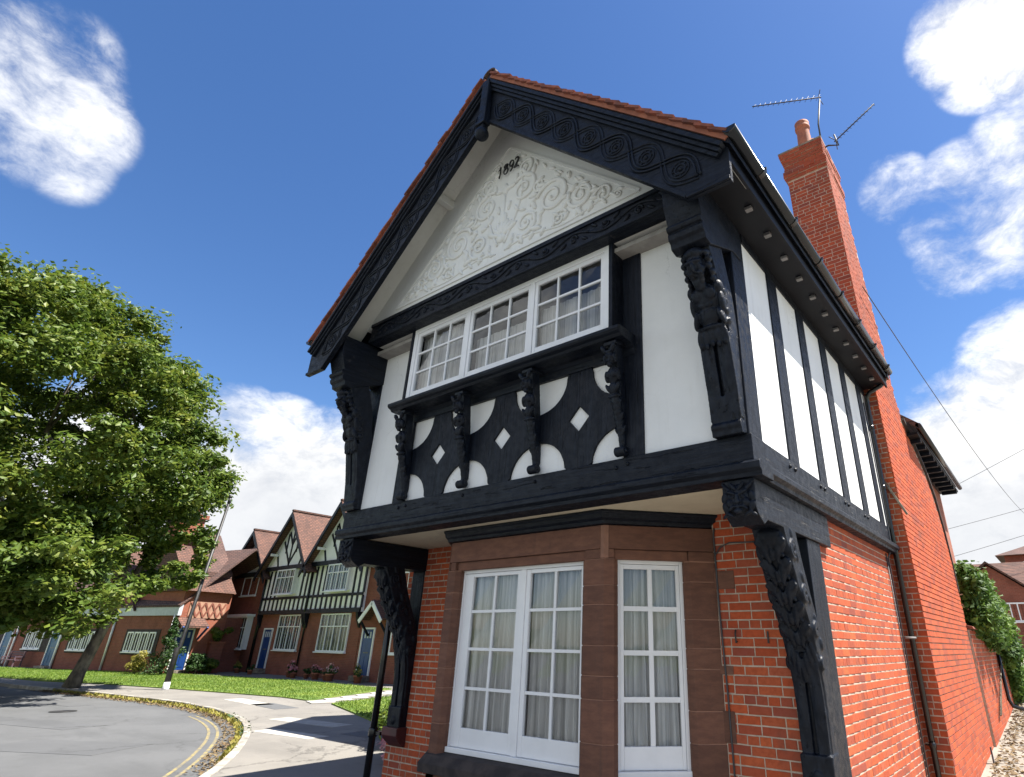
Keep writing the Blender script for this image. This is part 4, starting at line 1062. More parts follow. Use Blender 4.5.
# --- brickwork
PIT, BHT = 0.0785, 0.0662
WALLS = []   # collected (pos, rotz, kind, parent)
def brick_mesh(L, seed):
    rr = random.Random(seed); h = BHT/2; l = L/2; c = 0.004
    j = lambda: rr.uniform(-0.0015, 0.0015)
    ring = lambda y, k: [(-l+k+j(), y, -h+k+j()), (l-k+j(), y, -h+k+j()), (l-k+j(), y, h-k+j()), (-l+k+j(), y, h-k+j())]
    v_ = ring(0.03, 0)+ring(0.0005, 0)+ring(-0.0022, c)
    f_ = []
    for a in (0, 4):
        for i in range(4): f_.append((a+i, a+4+i, a+4+(i+1) % 4, a+(i+1) % 4))
    f_ = [tuple(reversed(q)) for q in f_]
    f_.append((8, 9, 10, 11))
    me = bpy.data.meshes.new('brick'); me.from_pydata(v_, [], f_); me.materials.append(M['brick']); return me
BL = {'s': 0.2145, 'h': 0.1015}
BM = {k: [brick_mesh(v_, i) for i in range(4)] for k, v_ in BL.items()}
def lay(F, rot, u0, u1, z0, z1, parent, ok=None, phase=0.0):
    """courses of bricks; F(u,d,z) maps to world, rot is the wall's turn about z"""
    c0 = int(math.floor((z0+0.3)/PIT)); c1 = int((z1+0.3)/PIT)
    for c in range(c0, c1+1):
        z = -0.3+c*PIT+PIT/2
        if z-BHT/2 < z0-0.001 or z+BHT/2 > z1+0.02: continue
        kind = 'h' if c % 4 == 2 else 's'
        Lm = 0.1125 if kind == 'h' else 0.2255
        u = u0-Lm*{0: 0.5, 1: 0.0, 2: 0.25, 3: 0.5}[c % 4]+phase
        while u < u1:
            a, b = max(u, u0), min(u+Lm, u1)
            if b-a > 0.03:
                uc = (a+b)/2
                if ok is None or ok(uc, z):
                    WALLS.append((F(uc, 0.0, z), rot, kind, parent, (b-a)-(Lm-BL[kind])))
            u += Lm
def mwall(mb, name='brick_wall'): return H(mb, name, 'mortar')
wf = mwall(MB().box(P1.x-0.01, -0.26, YW+0.004, YW+0.23, -0.35, ZJ0+0.01))
lay(FY(YW+0.002), 0, P1.x+0.0, -0.272, -0.3, ZJ0, wf)
wl = mwall(MB().box(XL-0.10, mirx(P1.x)+LSH+0.01, YW+0.004, YW+0.23, -0.35, ZJ0+0.01))
lay(FY(YW+0.002), 0, XL-0.10, XL+0.012, -0.3, ZJ0, wl)
lay(FY(YW+0.002), 0, XL+0.012, XL+0.27, -0.3, 0.34, wl); lay(FY(YW+0.002), 0, XL+0.27, mirx(P1.x)+LSH, -0.3, ZJ0, wl)
XS = -0.058
ws = mwall(MB().box(XS-0.2, XS-0.004, 1.58, 5.25, -0.35, ZJ0+0.01))
lay(FX(XS-0.002), math.pi/2, 1.602, 5.2, -0.3, ZJ0, ws, phase=0.05)
# chimney: flank wall with swept top, stack above
YC, XC = 5.2, 0.215
prof = [(YC+0.004, -0.5), (9.75, -0.5), (9.80, 2.6), (9.85, 3.2), (9.75, 3.85), (9.45, 4.45), (8.95, 4.85), (8.3, 5.12), (7.3, 5.5), (7.1, 6.2), (7.02, 7.1), (6.68, 8.2), (6.42, 9.4), (6.40, 10.18), (YC+0.004, 10.18)]
def inpoly(u, z, pl):
    c = False; n = len(pl)
    for i in range(n):
        (x1, y1), (x2, y2) = pl[i], pl[(i+1) % n]
        if (y1 > z) != (y2 > z) and u < (x2-x1)*(z-y1)/(y2-y1)+x1: c = not c
    return c
def xlean(z): return XC-0.012*max(z-2.5, 0)
chm = MB(); n = len(prof)
chm.add([(xlean(z)-0.004, y, z) for y, z in prof]+[(-0.64 if z > 5.4 else -0.3, y, z) for y, z in prof], [tuple(range(n)), tuple(range(2*n-1, n-1, -1))]+[(i, n+i, n+(i+1) % n, (i+1) % n) for i in range(n)])
chimney = H(chm, 'chimney', 'mortar')
chs = MB().box(-0.655, 0.10, YC+0.006, 6.35, 5.3, 10.18)
H(chs, 'chimney_core', 'mortar', chimney)
F1 = lambda u, d, z: (xlean(z)+d-0.002, u, z)
lay(F1, math.pi/2, YC+0.0, 9.85, -0.3, 10.16, chimney, ok=lambda u, z: inpoly(u+0.0, z+0.03, prof) and inpoly(u-0.06, z, [(YC-0.2, -1)]+prof[1:-1]+[(YC-0.2, 10.2)]))
F2 = lambda u, d, z: (u-0.012*max(z-2.5, 0), YC-d+0.002, z)
lay(F2, 0, -0.22, XC, -0.3, 5.45, chimney); lay(F2, 0, -0.575, XC, 5.45, 10.16, chimney)
# oversailing courses
def ring(x0, x1, y0, y1, z0, z1, off):
    oc = H(MB().box(x0+0.01, x1-0.01, y0+0.01, y1-0.01, z0-0.004, z1+0.002), 'oversail_course', 'mortar', chimney)
    mb = MB()
    for ax, a, b in (('x', x0, x1), ('y', y0, y1)):
        u = a-off
        while u < b:
            p, q = max(u, a)+0.004, min(u+0.225, b)-0.004
            if q-p > 0.03:
                dz = random.uniform(-0.003, 0.003); dd = random.uniform(-0.006, 0.004)
                if ax == 'x': mb.box(p, q, y0-dd, y0+0.1, z0+dz, z1-0.006+dz)
                else: mb.box(x1-0.1, x1+dd, p, q, z0+dz+0.0005, z1-0.0065+dz)
            u += 0.225
    H(mb, 'bricks', 'brick_sooty', chimney, kind='stuff')
for i, (ex_, z0, z1) in enumerate(((0.018, 10.18, 10.255), (0.045, 10.258, 10.333), (0.045, 10.336, 10.41), (0.02, 10.413, 10.487), (0.012, 10.49, 10.563), (0.025, 10.566, 10.64), (0.04, 10.643, 10.717), (0.06, 10.72, 10.797), (0.075, 10.80, 10.873))):
    ring(-0.68-ex_, 0.118+ex_*0.5-0.03*(i > 3), YC-ex_, 6.42+ex_, z0, z1, 0.11*(i % 2)+0.03)
H(MB().box(-0.76, 0.12, YC-0.07, 6.48, 10.876, 10.915), 'chimney_flaunching', 'rubble', chimney)
for px_, py_ in ((-0.25, 5.42), (-0.25, 6.05)):
    pt = MB().lathe((px_, py_, 10.88), [(0.155, 0), (0.15, 0.06), (0.125, 0.60), (0.128, 0.64), (0.15, 0.66), (0.152, 0.71), (0.135, 0.73), (0.14, 0.78), (0.148, 0.825), (0.12, 0.83), (0.11, 0.7)], 24)
    H(pt, 'chimney_pot', 'pot', chimney)
# dark strip painting the shadow gap along the swept top, sloped cement fillet on the breast
cp = [(9.80, 2.6), (9.85, 3.2), (9.75, 3.85), (9.45, 4.45), (8.95, 4.85), (8.3, 5.12), (7.3, 5.5)]
for (a, b) in zip(cp[:-1], cp[1:]):
    H(MB().beam((-0.05, a[0]+0.02, a[1]+0.02), (-0.05, b[0]+0.02, b[1]+0.02), 0.06, 0.56, up=(1, 0, 0)), 'edge_shadow_strip', 'stone_dark', chimney)
H(MB().beam((-0.10, YC-0.02, 4.25), (0.27, YC-0.02, 3.37), 0.03, 0.05), 'cement_fillet', 'rubble', chimney)
# rank the bricks: the 300 that show largest become parts of their own, the rest are joined per wall
def shows(p):
    q = Vector(p)-CAM; z = q.dot(CF)
    x, y = 596.2+585.7*q.dot(CR)/z, 375.5-585.7*q.dot(CU)/z
    return z, (0 < x < 1040 and y < 800 and z > 0)
cand = []
for i, (p, r, k, par, L_) in enumerate(WALLS):
    z, vis = shows(p)
    if r == 0: vis = vis and (par is wf or par is chimney)
    area = (585.7/z)**2*L_*BHT*(1.0 if r == 0 else 0.35)
    full = abs(L_-BL[k]) < 0.004
    if vis and full and not (par is chimney and p[2] > 5): cand.append((-area, i))
cand.sort(); single = set(i for _, i in cand[:300])
rest = {}
for i, (p, r, k, par, L_) in enumerate(WALLS):
    p = Vector(warp_house(p)); rz = r+random.uniform(-0.004, 0.004)-(0.012 if r else 0)
    jit = Vector((0, 0, random.uniform(-0.0015, 0.0015)))
    c, s_ = math.cos(rz), math.sin(rz)
    dep = random.uniform(-0.002, 0.0015)
    p = p+jit+Vector((-s_*dep, c*dep, 0))
    if i in single:
        o = bpy.data.objects.new('brick', BM[k][i % 4]); COL.objects.link(o); o.parent = par
        o.location = p-ORG[house]; o.rotation_euler = (random.uniform(-0.006, 0.006), random.uniform(-0.006, 0.006), rz)
    else:
        l, h = L_/2, BHT/2
        ring_ = lambda y, q: [(-l+q, y, -h+q), (l-q, y, -h+q), (l-q, y, h-q), (-l+q, y, h-q)]
        v_ = [Vector((p.x+c*a-s_*b, p.y+s_*a+c*b, p.z+zz)) for a, b, zz in ring_(0.03, 0)+ring_(-0.0018, 0.0015)]
        lst = rest.setdefault(par, [])
        base = len(lst)
        lst.append((v_, i))
for par, lst in rest.items():
    V, Fc = [], []
    for v_, i in lst:
        b = len(V); V += [tuple(q-ORG[house]) for q in v_]
        Fc += [(b+4, b+5, b+6, b+7)]+[(b+k, b+(k+1) % 4, b+4+(k+1) % 4, b+4+k) for k in range(4)]
    me = bpy.data.meshes.new('bricks'); me.from_pydata(V, [], Fc); me.materials.append(M['brick']); me.materials.append(M['brick_sooty'])
    if par is chimney: me.polygons.foreach_set('material_index', [1 if V[f[0]][2]+ORG[house].z > 5.5 else 0 for f in Fc])
    o = bpy.data.objects.new('bricks', me); COL.objects.link(o); o.parent = par; o['kind'] = 'stuff'
# quoin stones toothed into the front brickwork
for z0, z1, x1 in ((2.10, 2.27, -0.78), (1.35, 1.42, -0.86), (0.80, 1.05, -0.88)):
    H(MB().box(P1.x-0.02, x1, YW-0.009, YW+0.05, z0, z1), 'toothed_stone', 'stone', bevel=0.005)

# --- rainwater goods and cables
dx, dy = 0.005, 5.10
dp = MB(); dp.tube([(0.36, 5.08, 5.545), (0.355, 5.08, 5.46), (0.28, 5.085, 5.38), (0.10, 5.095, 5.31), (0.04, 5.10, 5.24), (0.035, 5.10, 5.12), (0.03, 5.10, 3.4), (0.03, 5.10, -0.28)], 0.036, 12)
dpo = H(dp, 'downpipe', 'gutter')
for z in (4.7, 3.75, 0.45):
    H(MB().lathe((0.03, 5.10, z), [(0.043, 0), (0.043, 0.06)], 12).box(-0.05, 0.03, 5.09, 5.11, z+0.02, z+0.04), 'pipe_bracket', 'gutter', dpo)
H(MB().tube([(-0.04, 5.02, 1.72), (0.06, 5.04, 1.72), (0.075, 5.10, 1.72)], 0.014, 8), 'pipe_bracket', 'lead', dpo)
H(MB().box(0.30, 0.42, 5.03, 5.14, 5.47, 5.66), 'gutter_outlet', 'gutter', dpo, bevel=0.01)
H(MB().tube([(0.012, 4.93, 5.1), (0.022, 4.93, 3.3), (0.02, 4.93, 2.9), (-0.045, 4.92, 2.75), (-0.045, 4.90, -0.28)], 0.011, 6), 'wall_cable', 'wire')
H(MB().tube([(-0.045, 4.80, 2.8), (-0.045, 4.78, -0.28)], 0.008, 6), 'wall_cable', 'wire')
lp = MB().tube([(-6.09, 1.10, 3.0), (-6.09, 1.10, -0.28)], 0.045, 12)
lpo = H(lp, 'downpipe', 'gutter')
for z in (1.95, 0.42): H(MB().lathe((-6.09, 1.10, z), [(0.055, 0), (0.06, 0.02), (0.06, 0.09), (0.055, 0.11)], 12).box(-6.07, -5.93, 1.09, 1.215, z+0.03, z+0.07), 'pipe_bracket', 'gutter', lpo)
# loose cable by the bay and the hook on the wall
H(MB().tube([(-0.955, YW-0.01, 2.69), (-0.965, YW-0.012, 2.62), (-0.955, YW-0.014, 1.9), (-0.93, YW-0.012, 1.2), (-0.915, YW-0.012, 0.2)], 0.009, 6), 'wall_cable', 'wire')
H(MB().tube([(-0.955, YW-0.012, 2.43), (-0.90, YW-0.014, 2.50), (-0.80, YW-0.014, 2.535), (-0.6, YW-0.014, 2.525), (-0.3, YW-0.014, 2.53)], 0.007, 6), 'wall_cable', 'wire')
H(MB().tube([(-0.80, YW-0.006, 1.63), (-0.80, YW-0.03, 1.62), (-0.80, YW-0.034, 1.70), (-0.80, YW-0.02, 1.73)], 0.008, 6), 'wall_hook', 'iron')
H(MB().box(-0.50, -0.485, YW-0.012, YW-0.004, 1.62, 1.72), 'wall_hook', 'iron')
# --- rear range of the house, beyond the chimney
H(MB().box(-3.5, -0.05, 5.3, 13.2, -0.4, 5.3), 'rear_range_wall', 'far_brick_bright')
rr_ = MB(); rr_.add([(0.42, 7.5, 5.36), (0.42, 13.3, 5.36), (-3.4, 13.3, 8.6), (-3.4, 7.5, 8.6), (0.42, 7.5, 5.46), (0.42, 13.3, 5.46), (-3.4, 13.3, 8.7), (-3.4, 7.5, 8.7)], MB.BOX)
H(rr_, 'rear_range_roof', 'far_tile')
H(MB().box(-0.06, 0.37, 7.6, 13.2, 5.27, 5.32), 'rear_soffit', 'timber_dark')
H(MB().tube([(0.42, 7.5, 5.40), (0.42, 13.3, 5.40)], 0.055, 10), 'rear_gutter', 'gutter')
for y in np.arange(7.9, 13.2, 0.5): H(MB().box(0.02, 0.36, y, y+0.07, 5.19, 5.27), 'rafter_foot', 'timber_y')
# side wing hidden behind the front range; it shades the pavement on the left
H(MB().box(-11.1, XL-0.0, 5.35, 10.6, -0.4, 5.2), 'side_wing_wall', 'far_brick')
sw = MB(); sw.prism([(5.1, 5.1), (10.9, 5.1), (8.0, 8.3)], lambda u, d, z: (d, u, z), -11.25, XL+0.4); H(sw, 'side_wing_roof', 'far_tile')

# --- aerials on the stack
def aerial(label, mast, boom, n, el, tilt):
    base = mast[0]
    t = thing('television_aerial', label, 'aerial', base, 'aerials on the chimney')
    MB().tube(mast, 0.017, 8).build('mast', M['alu'], t)
    a, b = Vector(boom[0]), Vector(boom[1])
    bm = MB().tube([a, b], 0.012, 8).build('boom', M['alu'], t)
    d = (b-a).normalized(); s_ = Vector(tilt); s_ = (s_-d*s_.dot(d)).normalized()
    for i in range(n):
        q = a+(b-a)*(0.04+0.93*i/(n-1)); L_ = el*(1.0-0.35*i/n)
        MB().tube([q-s_*L_, q+s_*L_], 0.0045, 5).build('element', M['alu'], bm)
    q = a+(b-a)*0.03
    u = d.cross(s_)
    for sg in (-1, 1):
        MB().tube([q+u*0.02*sg, q-d*0.06+u*0.17*sg], 0.008, 5).build('reflector', M['alu'], bm)
    return t
aerial('tall mast television aerial pointing left above chimney pot', [(0.03, 5.22, 10.6), (0.045, 5.22, 11.3), (0.16, 5.22, 11.93)], [(0.20, 5.20, 11.95), (-1.22, 5.17, 12.62)], 13, 0.11, (0, 0.3, 1))
aerial('short aerial on wall bracket pointing right of the chimney', [(0.10, 5.19, 10.62), (0.16, 5.16, 10.60), (0.34, 5.16, 10.50), (0.30, 5.16, 10.80)], [(0.28, 5.16, 10.62), (1.10, 5.16, 11.10)], 12, 0.09, (0, 0.3, 1))
# ------------------------------------------------------------------ ground, road, pavement, lawns
def sheet(pts, z, name, mat, kind='structure', thick=0.0, parent=None):
    mb = MB(); n = len(pts)
    zf = z if callable(z) else (lambda x, y: z)
    vs = [(x, y, zf(x, y)) for x, y in pts]
    area = sum(pts[i][0]*pts[(i+1) % n][1]-pts[(i+1) % n][0]*pts[i][1] for i in range(n))
    if area < 0: vs = vs[::-1]
    if thick:
        mb.add(vs+[(x, y, q-thick) for x, y, q in vs], [tuple(range(n))]+[(i, n+i, n+(i+1) % n, (i+1) % n) for i in range(n)])
    else: mb.add(vs, [tuple(range(n))])
    return mb.build(name, M[mat], parent, kind=kind)
def smooth_curve(pts, n=8):
    out = []
    for i in range(len(pts)-1):
        p0 = Vector(pts[max(i-1, 0)]); p1 = Vector(pts[i]); p2 = Vector(pts[i+1]); p3 = Vector(pts[min(i+2, len(pts)-1)])
        for k in range(n):
            t = k/n
            q = 0.5*((2*p1)+(-p0+p2)*t+(2*p0-5*p1+4*p2-p3)*t*t+(-p0+3*p1-3*p2+p3)*t**3)
            out.append((q.x, q.y))
    out.append(tuple(pts[-1])); return out
sheet([(-900, -900), (900, -900), (900, 900), (-900, 900)], -0.55, 'ground', 'earth')
KERB = smooth_curve([(-62, -3.2), (-48, 0.6), (-40, 2.4), (-34.25, 3.3), (-30.7, 3.94), (-25.7, 4.55), (-21.8, 4.9), (-18.63, 4.70), (-16.1, 4.15), (-13.9, 3.3), (-11.54, 2.05), (-9.58, 0.80), (-7.4, -0.8), (-4.6, -2.0), (-1.0, -2.7), (4, -3.1), (14, -3.4), (40, -4)])
sheet([(-64, -40)]+KERB+[(42, -40)], -0.425, 'road', 'road')
# footway: everything between the kerb and the gardens, one raised slab
foot = [(x, y) for x, y in KERB]
sheet(foot+[(42, 4.2), (0.6, 4.2), (0.6, 15.5), (-62, 15.5)], -0.30, 'pavement', 'pavement', thick=0.2)
# kerb stones
acc = 0.0; last = Vector(KERB[14]); kerb_t = None
pts = [Vector(p) for p in KERB]
kerb_parent = sheet([(-9.0, 0.30), (-9.0, 0.34), (-8.9, 0.3)], -0.43, 'kerb', 'kerb')
d_acc = []; L = [0.0]
for a, b in zip(pts[:-1], pts[1:]): L.append(L[-1]+(b-a).length)
def at_len(s):
    for i in range(len(L)-1):
        if L[i+1] >= s:
            t = (s-L[i])/(L[i+1]-L[i]); return pts[i].lerp(pts[i+1], t)
    return pts[-1]
s_ = 28.0; nk = 0
while s_ < L[-1]-42 and nk < 70:
    ln = random.uniform(0.82, 0.98)
    a, b = at_len(s_), at_len(s_+ln-0.015); d = (b-a).normalized(); nrm = Vector((-d.y, d.x))
    mid = (a+b)/2-nrm*0.045
    mb = MB(); zt = random.uniform(-0.006, 0.006)
    mb.obox((mid.x, mid.y, -0.40+zt), (d.x, d.y, random.uniform(-.004, .004)), (nrm.x, nrm.y, 0), (0, 0, 1), (b-a).length/2, 0.075, 0.108)
    mb.build('kerb_stone', M['kerb'], kerb_parent, bevel=0.015); nk += 1
    s_ += ln
# iron gully grate and an inspection cover
gg = thing('gully_grate', 'iron drain grate in the gutter at the bend of the road', 'drain cover', (-12.6, 2.2, -0.42))
for i in range(6): MB().obox((-12.75+0.055*i, 2.28+0.03*i, -0.418), (0.88, 0.47, 0), (-0.47, 0.88, 0), (0, 0, 1), 0.014, 0.2, 0.006).build('bar', M['iron'], gg)
MB().obox((-12.61, 2.355, -0.4235), (0.88, 0.47, 0), (-0.47, 0.88, 0), (0, 0, 1), 0.22, 0.23, 0.004).build('frame', M['iron'], gg)
MB().lathe((-22.5, 2.0, -0.424), [(0.33, 0), (0.33, 0.012), (0.28, 0.012), (0.28, 0.009)], 24).build('inspection_cover', M['iron'], None, org=(-22.5, 2.0, -0.424), label='round iron inspection cover set in the grey road', cat='drain cover')
for x, y, a, l, w_ in ((-20.5, 0.6, 0.3, 2.6, 0.5), (-15.0, 0.2, 0.5, 1.4, 0.7), (-27, 2.4, 0.15, 3.0, 0.35)):
    MB().obox((x, y, -0.4235), (math.cos(a), math.sin(a), 0), (-math.sin(a), math.cos(a), 0), (0, 0, 1), l, w_, 0.003).build('road_patch', M['road_patch'], None, org=(x, y, -0.42), kind='structure')
# double yellow lines
def ribbon(pts2, wd, z, name, mat):
    mb = MB(); P_ = [Vector(p) for p in pts2]; l, r = [], []
    for i, p in enumerate(P_):
        t = (P_[min(i+1, len(P_)-1)]-P_[max(i-1, 0)]).normalized(); n = Vector((-t.y, t.x))
        l.append((*(p+n*wd/2), z)); r.append((*(p-n*wd/2), z))
    k = len(P_)
    mb.add(l+r, [(i, k+i, k+i+1, i+1) for i in range(k-1)])
    return mb.build(name, M[mat], None, kind='structure')
def offset_curve(s0, s1, off, n=60):
    out = []
    for i in range(n+1):
        s = s0+(s1-s0)*i/n; a, b = at_len(s), at_len(s+0.2); d = (b-a).normalized(); q = a-Vector((-d.y, d.x))*off
        out.append((q.x, q.y))
    return out
kb = next(i for i, p in enumerate(KERB) if abs(p[0]+16.1) < 0.01 and abs(p[1]-4.15) < 0.01)
s_mid = L[kb]
for off in (0.62, 0.80):
    ribbon(offset_curve(s_mid-2.6, s_mid+22, off), 0.06, -0.4205, 'yellow_line', 'yellow')
# lawns: turf slabs with upright blades
LAWN1 = [(-36, 2.1), (-33.4, 4.7), (-33.2, 6.35), (-28.33, 6.7), (-24.2, 7.35), (-21.29, 7.83), (-19.4, 7.78), (-20.2, 9.2), (-21.9, 12.9), (-28.6, 12.9), (-35.8, 11.9), (-42.5, 10.4), (-50.5, 7.6), (-53, 5.3), (-45, 2.8)]
LAWN1 = [(-50, 3.3), (-42, 3.6), (-36.5, 4.4), (-33.0, 5.6), (-28.33, 6.6), (-24.2, 7.35), (-21.29, 7.83), (-19.4, 7.78), (-20.2, 9.2), (-22.0, 12.9), (-28.6, 12.9), (-35.8, 11.9), (-42.5, 10.0), (-50.5, 6.9), (-56, 5.2)]
LAWN2 = [(-17.9, 7.70), (-15.5, 6.85), (-12.9, 5.9), (-12.9, 12.9), (-19.6, 12.9)]
sheet(LAWN1, -0.265, 'lawn', 'lawn', thick=0.04)
sheet(LAWN2, -0.262, 'lawn', 'lawn', thick=0.04)
def in2(x, y, pl): return inpoly(x, y, pl)
def blades(poly, n, name, hmin=0.03, hmax=0.07, zb=-0.265):
    xs = [p[0] for p in poly]; ys = [p[1] for p in poly]; out = []
    while len(out) < n:
        x, y = random.uniform(min(xs), max(xs)), random.uniform(min(ys), max(ys))
        if in2(x, y, poly): out.append((x, y))
    out = np.array(out); h = rng.uniform(hmin, hmax, n); a = rng.uniform(0, 6.28, n); wd = 0.012
    lean = rng.normal(0, 0.03, (n, 2))
    V = np.zeros((n, 3, 3))
    V[:, 0, 0] = out[:, 0]-np.cos(a)*wd; V[:, 0, 1] = out[:, 1]-np.sin(a)*wd; V[:, 0, 2] = zb
    V[:, 1, 0] = out[:, 0]+np.cos(a)*wd; V[:, 1, 1] = out[:, 1]+np.sin(a)*wd; V[:, 1, 2] = zb
    V[:, 2, 0] = out[:, 0]+lean[:, 0]; V[:, 2, 1] = out[:, 1]+lean[:, 1]; V[:, 2, 2] = zb+h
    np_mesh(name, V.reshape(-1, 3), 3, M['grass'], None, (out[0][0], out[0][1], zb), kind='stuff')
blades(LAWN1, 42000, 'grass'); blades(LAWN2, 9000, 'grass', 0.04, 0.11)
# edging slabs of the cross path, pale slabs on the footway
random.seed(21)
path = thing('garden_path', 'pale flagstone path crossing between the two lawns', 'path', (-18.9, 8, -0.3))
for i in range(7):
    x, y = -18.75-0.38*i, 7.85+0.86*i
    MB().obox((x, y, -0.283), Vector((0.93, -0.3, 0)).normalized(), Vector((0.3, 0.93, 0)).normalized(), (0, 0, 1), 0.42+random.uniform(-.02, .02), 0.40, 0.015).build('flagstone', M['slab'], path, bevel=0.006)
for i, (x, y, a, l, w_) in enumerate(((-12.6, 3.55, 0.1, 1.0, 0.26), (-10.9, 4.6, 0.05, 0.9, 0.30), (-14.2, 4.9, 0.1, 1.3, 0.3), (-18.6, 6.2, -0.1, 1.0, 0.35), (-20.5, 6.3, -0.1, 1.4, 0.3))):
    MB().obox((x, y, -0.299), (math.cos(a), math.sin(a), 0), (-math.sin(a), math.cos(a), 0), (0, 0, 1), l, w_, 0.004).build('patch_repair', M['slab' if i % 2 == 0 else 'road'], None, org=(x, y, -0.3), kind='structure')
# leaf litter and weeds along the kerb
def scatter_kerb(n, s0, s1, o0, o1, size, name, mat, zb=-0.415, flat=True):
    V = np.zeros((n, 4, 3))
    for i in range(n):
        s = random.uniform(s0, s1); a, b = at_len(s), at_len(s+0.1); d = (b-a).normalized(); nr = Vector((-d.y, d.x))
        q = a-nr*(o0+(o1-o0)*random.random()**1.6); r = size*random.uniform(0.5, 1.2); an = random.uniform(0, 6.28)
        z = zb+random.uniform(0.0, 0.03)
        for k in range(4):
            rr = r*(1 if k % 2 == 0 else 0.55)
            V[i, k] = (q.x+rr*math.cos(an+k*math.pi/2), q.y+rr*math.sin(an+k*math.pi/2), z+(random.uniform(-.01, .03) if flat else (0.12*random.random() if k in (1, 2) else 0)))
    c = at_len((s0+s1)/2)
    np_mesh(name, V.reshape(-1, 3), 4, M[mat], None, (c.x, c.y, zb), kind='stuff')
scatter_kerb(3600, s_mid-16, s_mid+7, 0.02, 0.55, 0.042, 'leaf_litter', 'leaf_fallen')
scatter_kerb(1500, s_mid-15, s_mid+6, 0.08, 0.26, 0.06, 'kerb_weeds', 'leaf_yellow', flat=False)
scatter_kerb(700, s_mid-1.5, s_mid+3, -0.02, 0.16, 0.07, 'kerb_weeds', 'leaf_dark', flat=False)

# --- back lane on the right, rising away
def lane_z(x, y):
    pts_ = [(-20, -0.293), (3.9, -0.293), (9.4, -0.03), (16.4, 0.42), (40, 1.15), (140, 1.3)]
    for (a, za), (b, zb) in zip(pts_[:-1], pts_[1:]):
        if y <= b: return za+(zb-za)*(y-a)/(b-a)
    return 1.3
mb = MB(); ys = [3.95, 6, 8, 9.4, 12, 16.4, 22, 30, 40, 60, 100]
vs = []; fs = []
for y in ys: vs += [(-12 if y > 20 else -0.1, y, lane_z(0, y)), (0.9, y, lane_z(0, y)+0.01), (3, y, lane_z(0, y)), (60, y, lane_z(0, y))]
for i in range(len(ys)-1):
    for j in range(3): fs.append((i*4+j, i*4+j+1, i*4+5+j, i*4+4+j))
mb.add(vs, fs); mb.build('lane', M['lane'], None, kind='structure')
V = []
for i in range(420):
    y = random.uniform(5.2, 19); x = (xlean(0)-0.0 if y < 9.8 else 0.15)+abs(random.gauss(0.0, 0.45)); r = random.uniform(0.006, 0.028); z = lane_z(0, y)
    c = Vector((x, y, z+r*0.3)); p8 = [c+Vector((random.uniform(-r, r)*0.3+sx*r, sy*r*random.uniform(.6, 1.2), sz*r*random.uniform(.4, .8))) for sz in (-1, 1) for sx, sy in ((-1, -1), (1, -1), (1, 1), (-1, 1))]
    for f in MB.BOX[1:]: V += [tuple(p8[q]) for q in f]
np_mesh('rubble', V, 4, M['rubble'], None, (0.4, 9, 0), kind='stuff')
V = []
for i in range(900):
    y = random.uniform(6.2, 20); x = 0.22+abs(random.gauss(0.1, 0.35)); z = lane_z(0, y)+0.02; r = random.uniform(0.015, 0.05); a = random.uniform(0, 6.28)
    for k in range(4): V.append((x+r*math.cos(a+k*1.57), y+r*(1 if k % 2 else .5)*math.sin(a+k*1.57), z+random.uniform(-.01, .04)))
np_mesh('leaf_litter', V, 4, M['leaf_fallen'], None, (0.4, 12, 0), kind='stuff')
# ------------------------------------------------------------------ row of cottages across the green
def simple_window(parent, F, u0, u1, z0, z1, cols, transom, frame=0.07, bar=0.055, d=0.04):
    fb = MB()
    fb.fbox(F, u0, u1, -0.06, d, z0, z0+frame); fb.fbox(F, u0, u1, -0.06, d, z1-frame, z1)
    fb.fbox(F, u0, u0+frame, -0.06, d-0.001, z0+frame, z1-frame); fb.fbox(F, u1-frame, u1, -0.06, d-0.001, z0+frame, z1-frame)
    w_ = (u1-u0-2*frame-(cols-1)*bar)/cols
    for i in range(1, cols):
        x = u0+frame+i*w_+(i-1)*bar; fb.fbox(F, x, x+bar, -0.06, d-0.004, z0+frame, z1-frame)
    if transom: fb.fbox(F, u0+frame, u1-frame, -0.06, d-0.002, transom-bar/2, transom+bar/2)
    fb.fbox(F, u0-0.05, u1+0.05, -0.05, d+0.08, z0-0.06, z0-0.002)
    fo = fb.build('window_frame', M['white_paint'], parent)
    rows = [(z0+frame, (transom-bar/2) if transom else z1-frame)]+([(transom+bar/2, z1-frame)] if transom else [])
    for i in range(cols):
        x = u0+frame+i*(w_+bar)
        for a, b in rows:
            g = random.uniform(-0.004, 0.004)
            MB().add([F(x-.005, -0.015+g, a-.005), F(x+w_+.005, -0.015-g, a-.005), F(x+w_+.005, -0.015-g, b+.005), F(x-.005, -0.015+g, b+.005)], [(0, 1, 2, 3)]).build('window_pane', M['dark_glass'], fo)
            if w_ > 0.3:
                MB().fbox(F, x+w_/2-0.012, x+w_/2+0.012, -0.03, 0.0, a, b).build('glazing_bar', M['white_paint'], fo)
    return fo
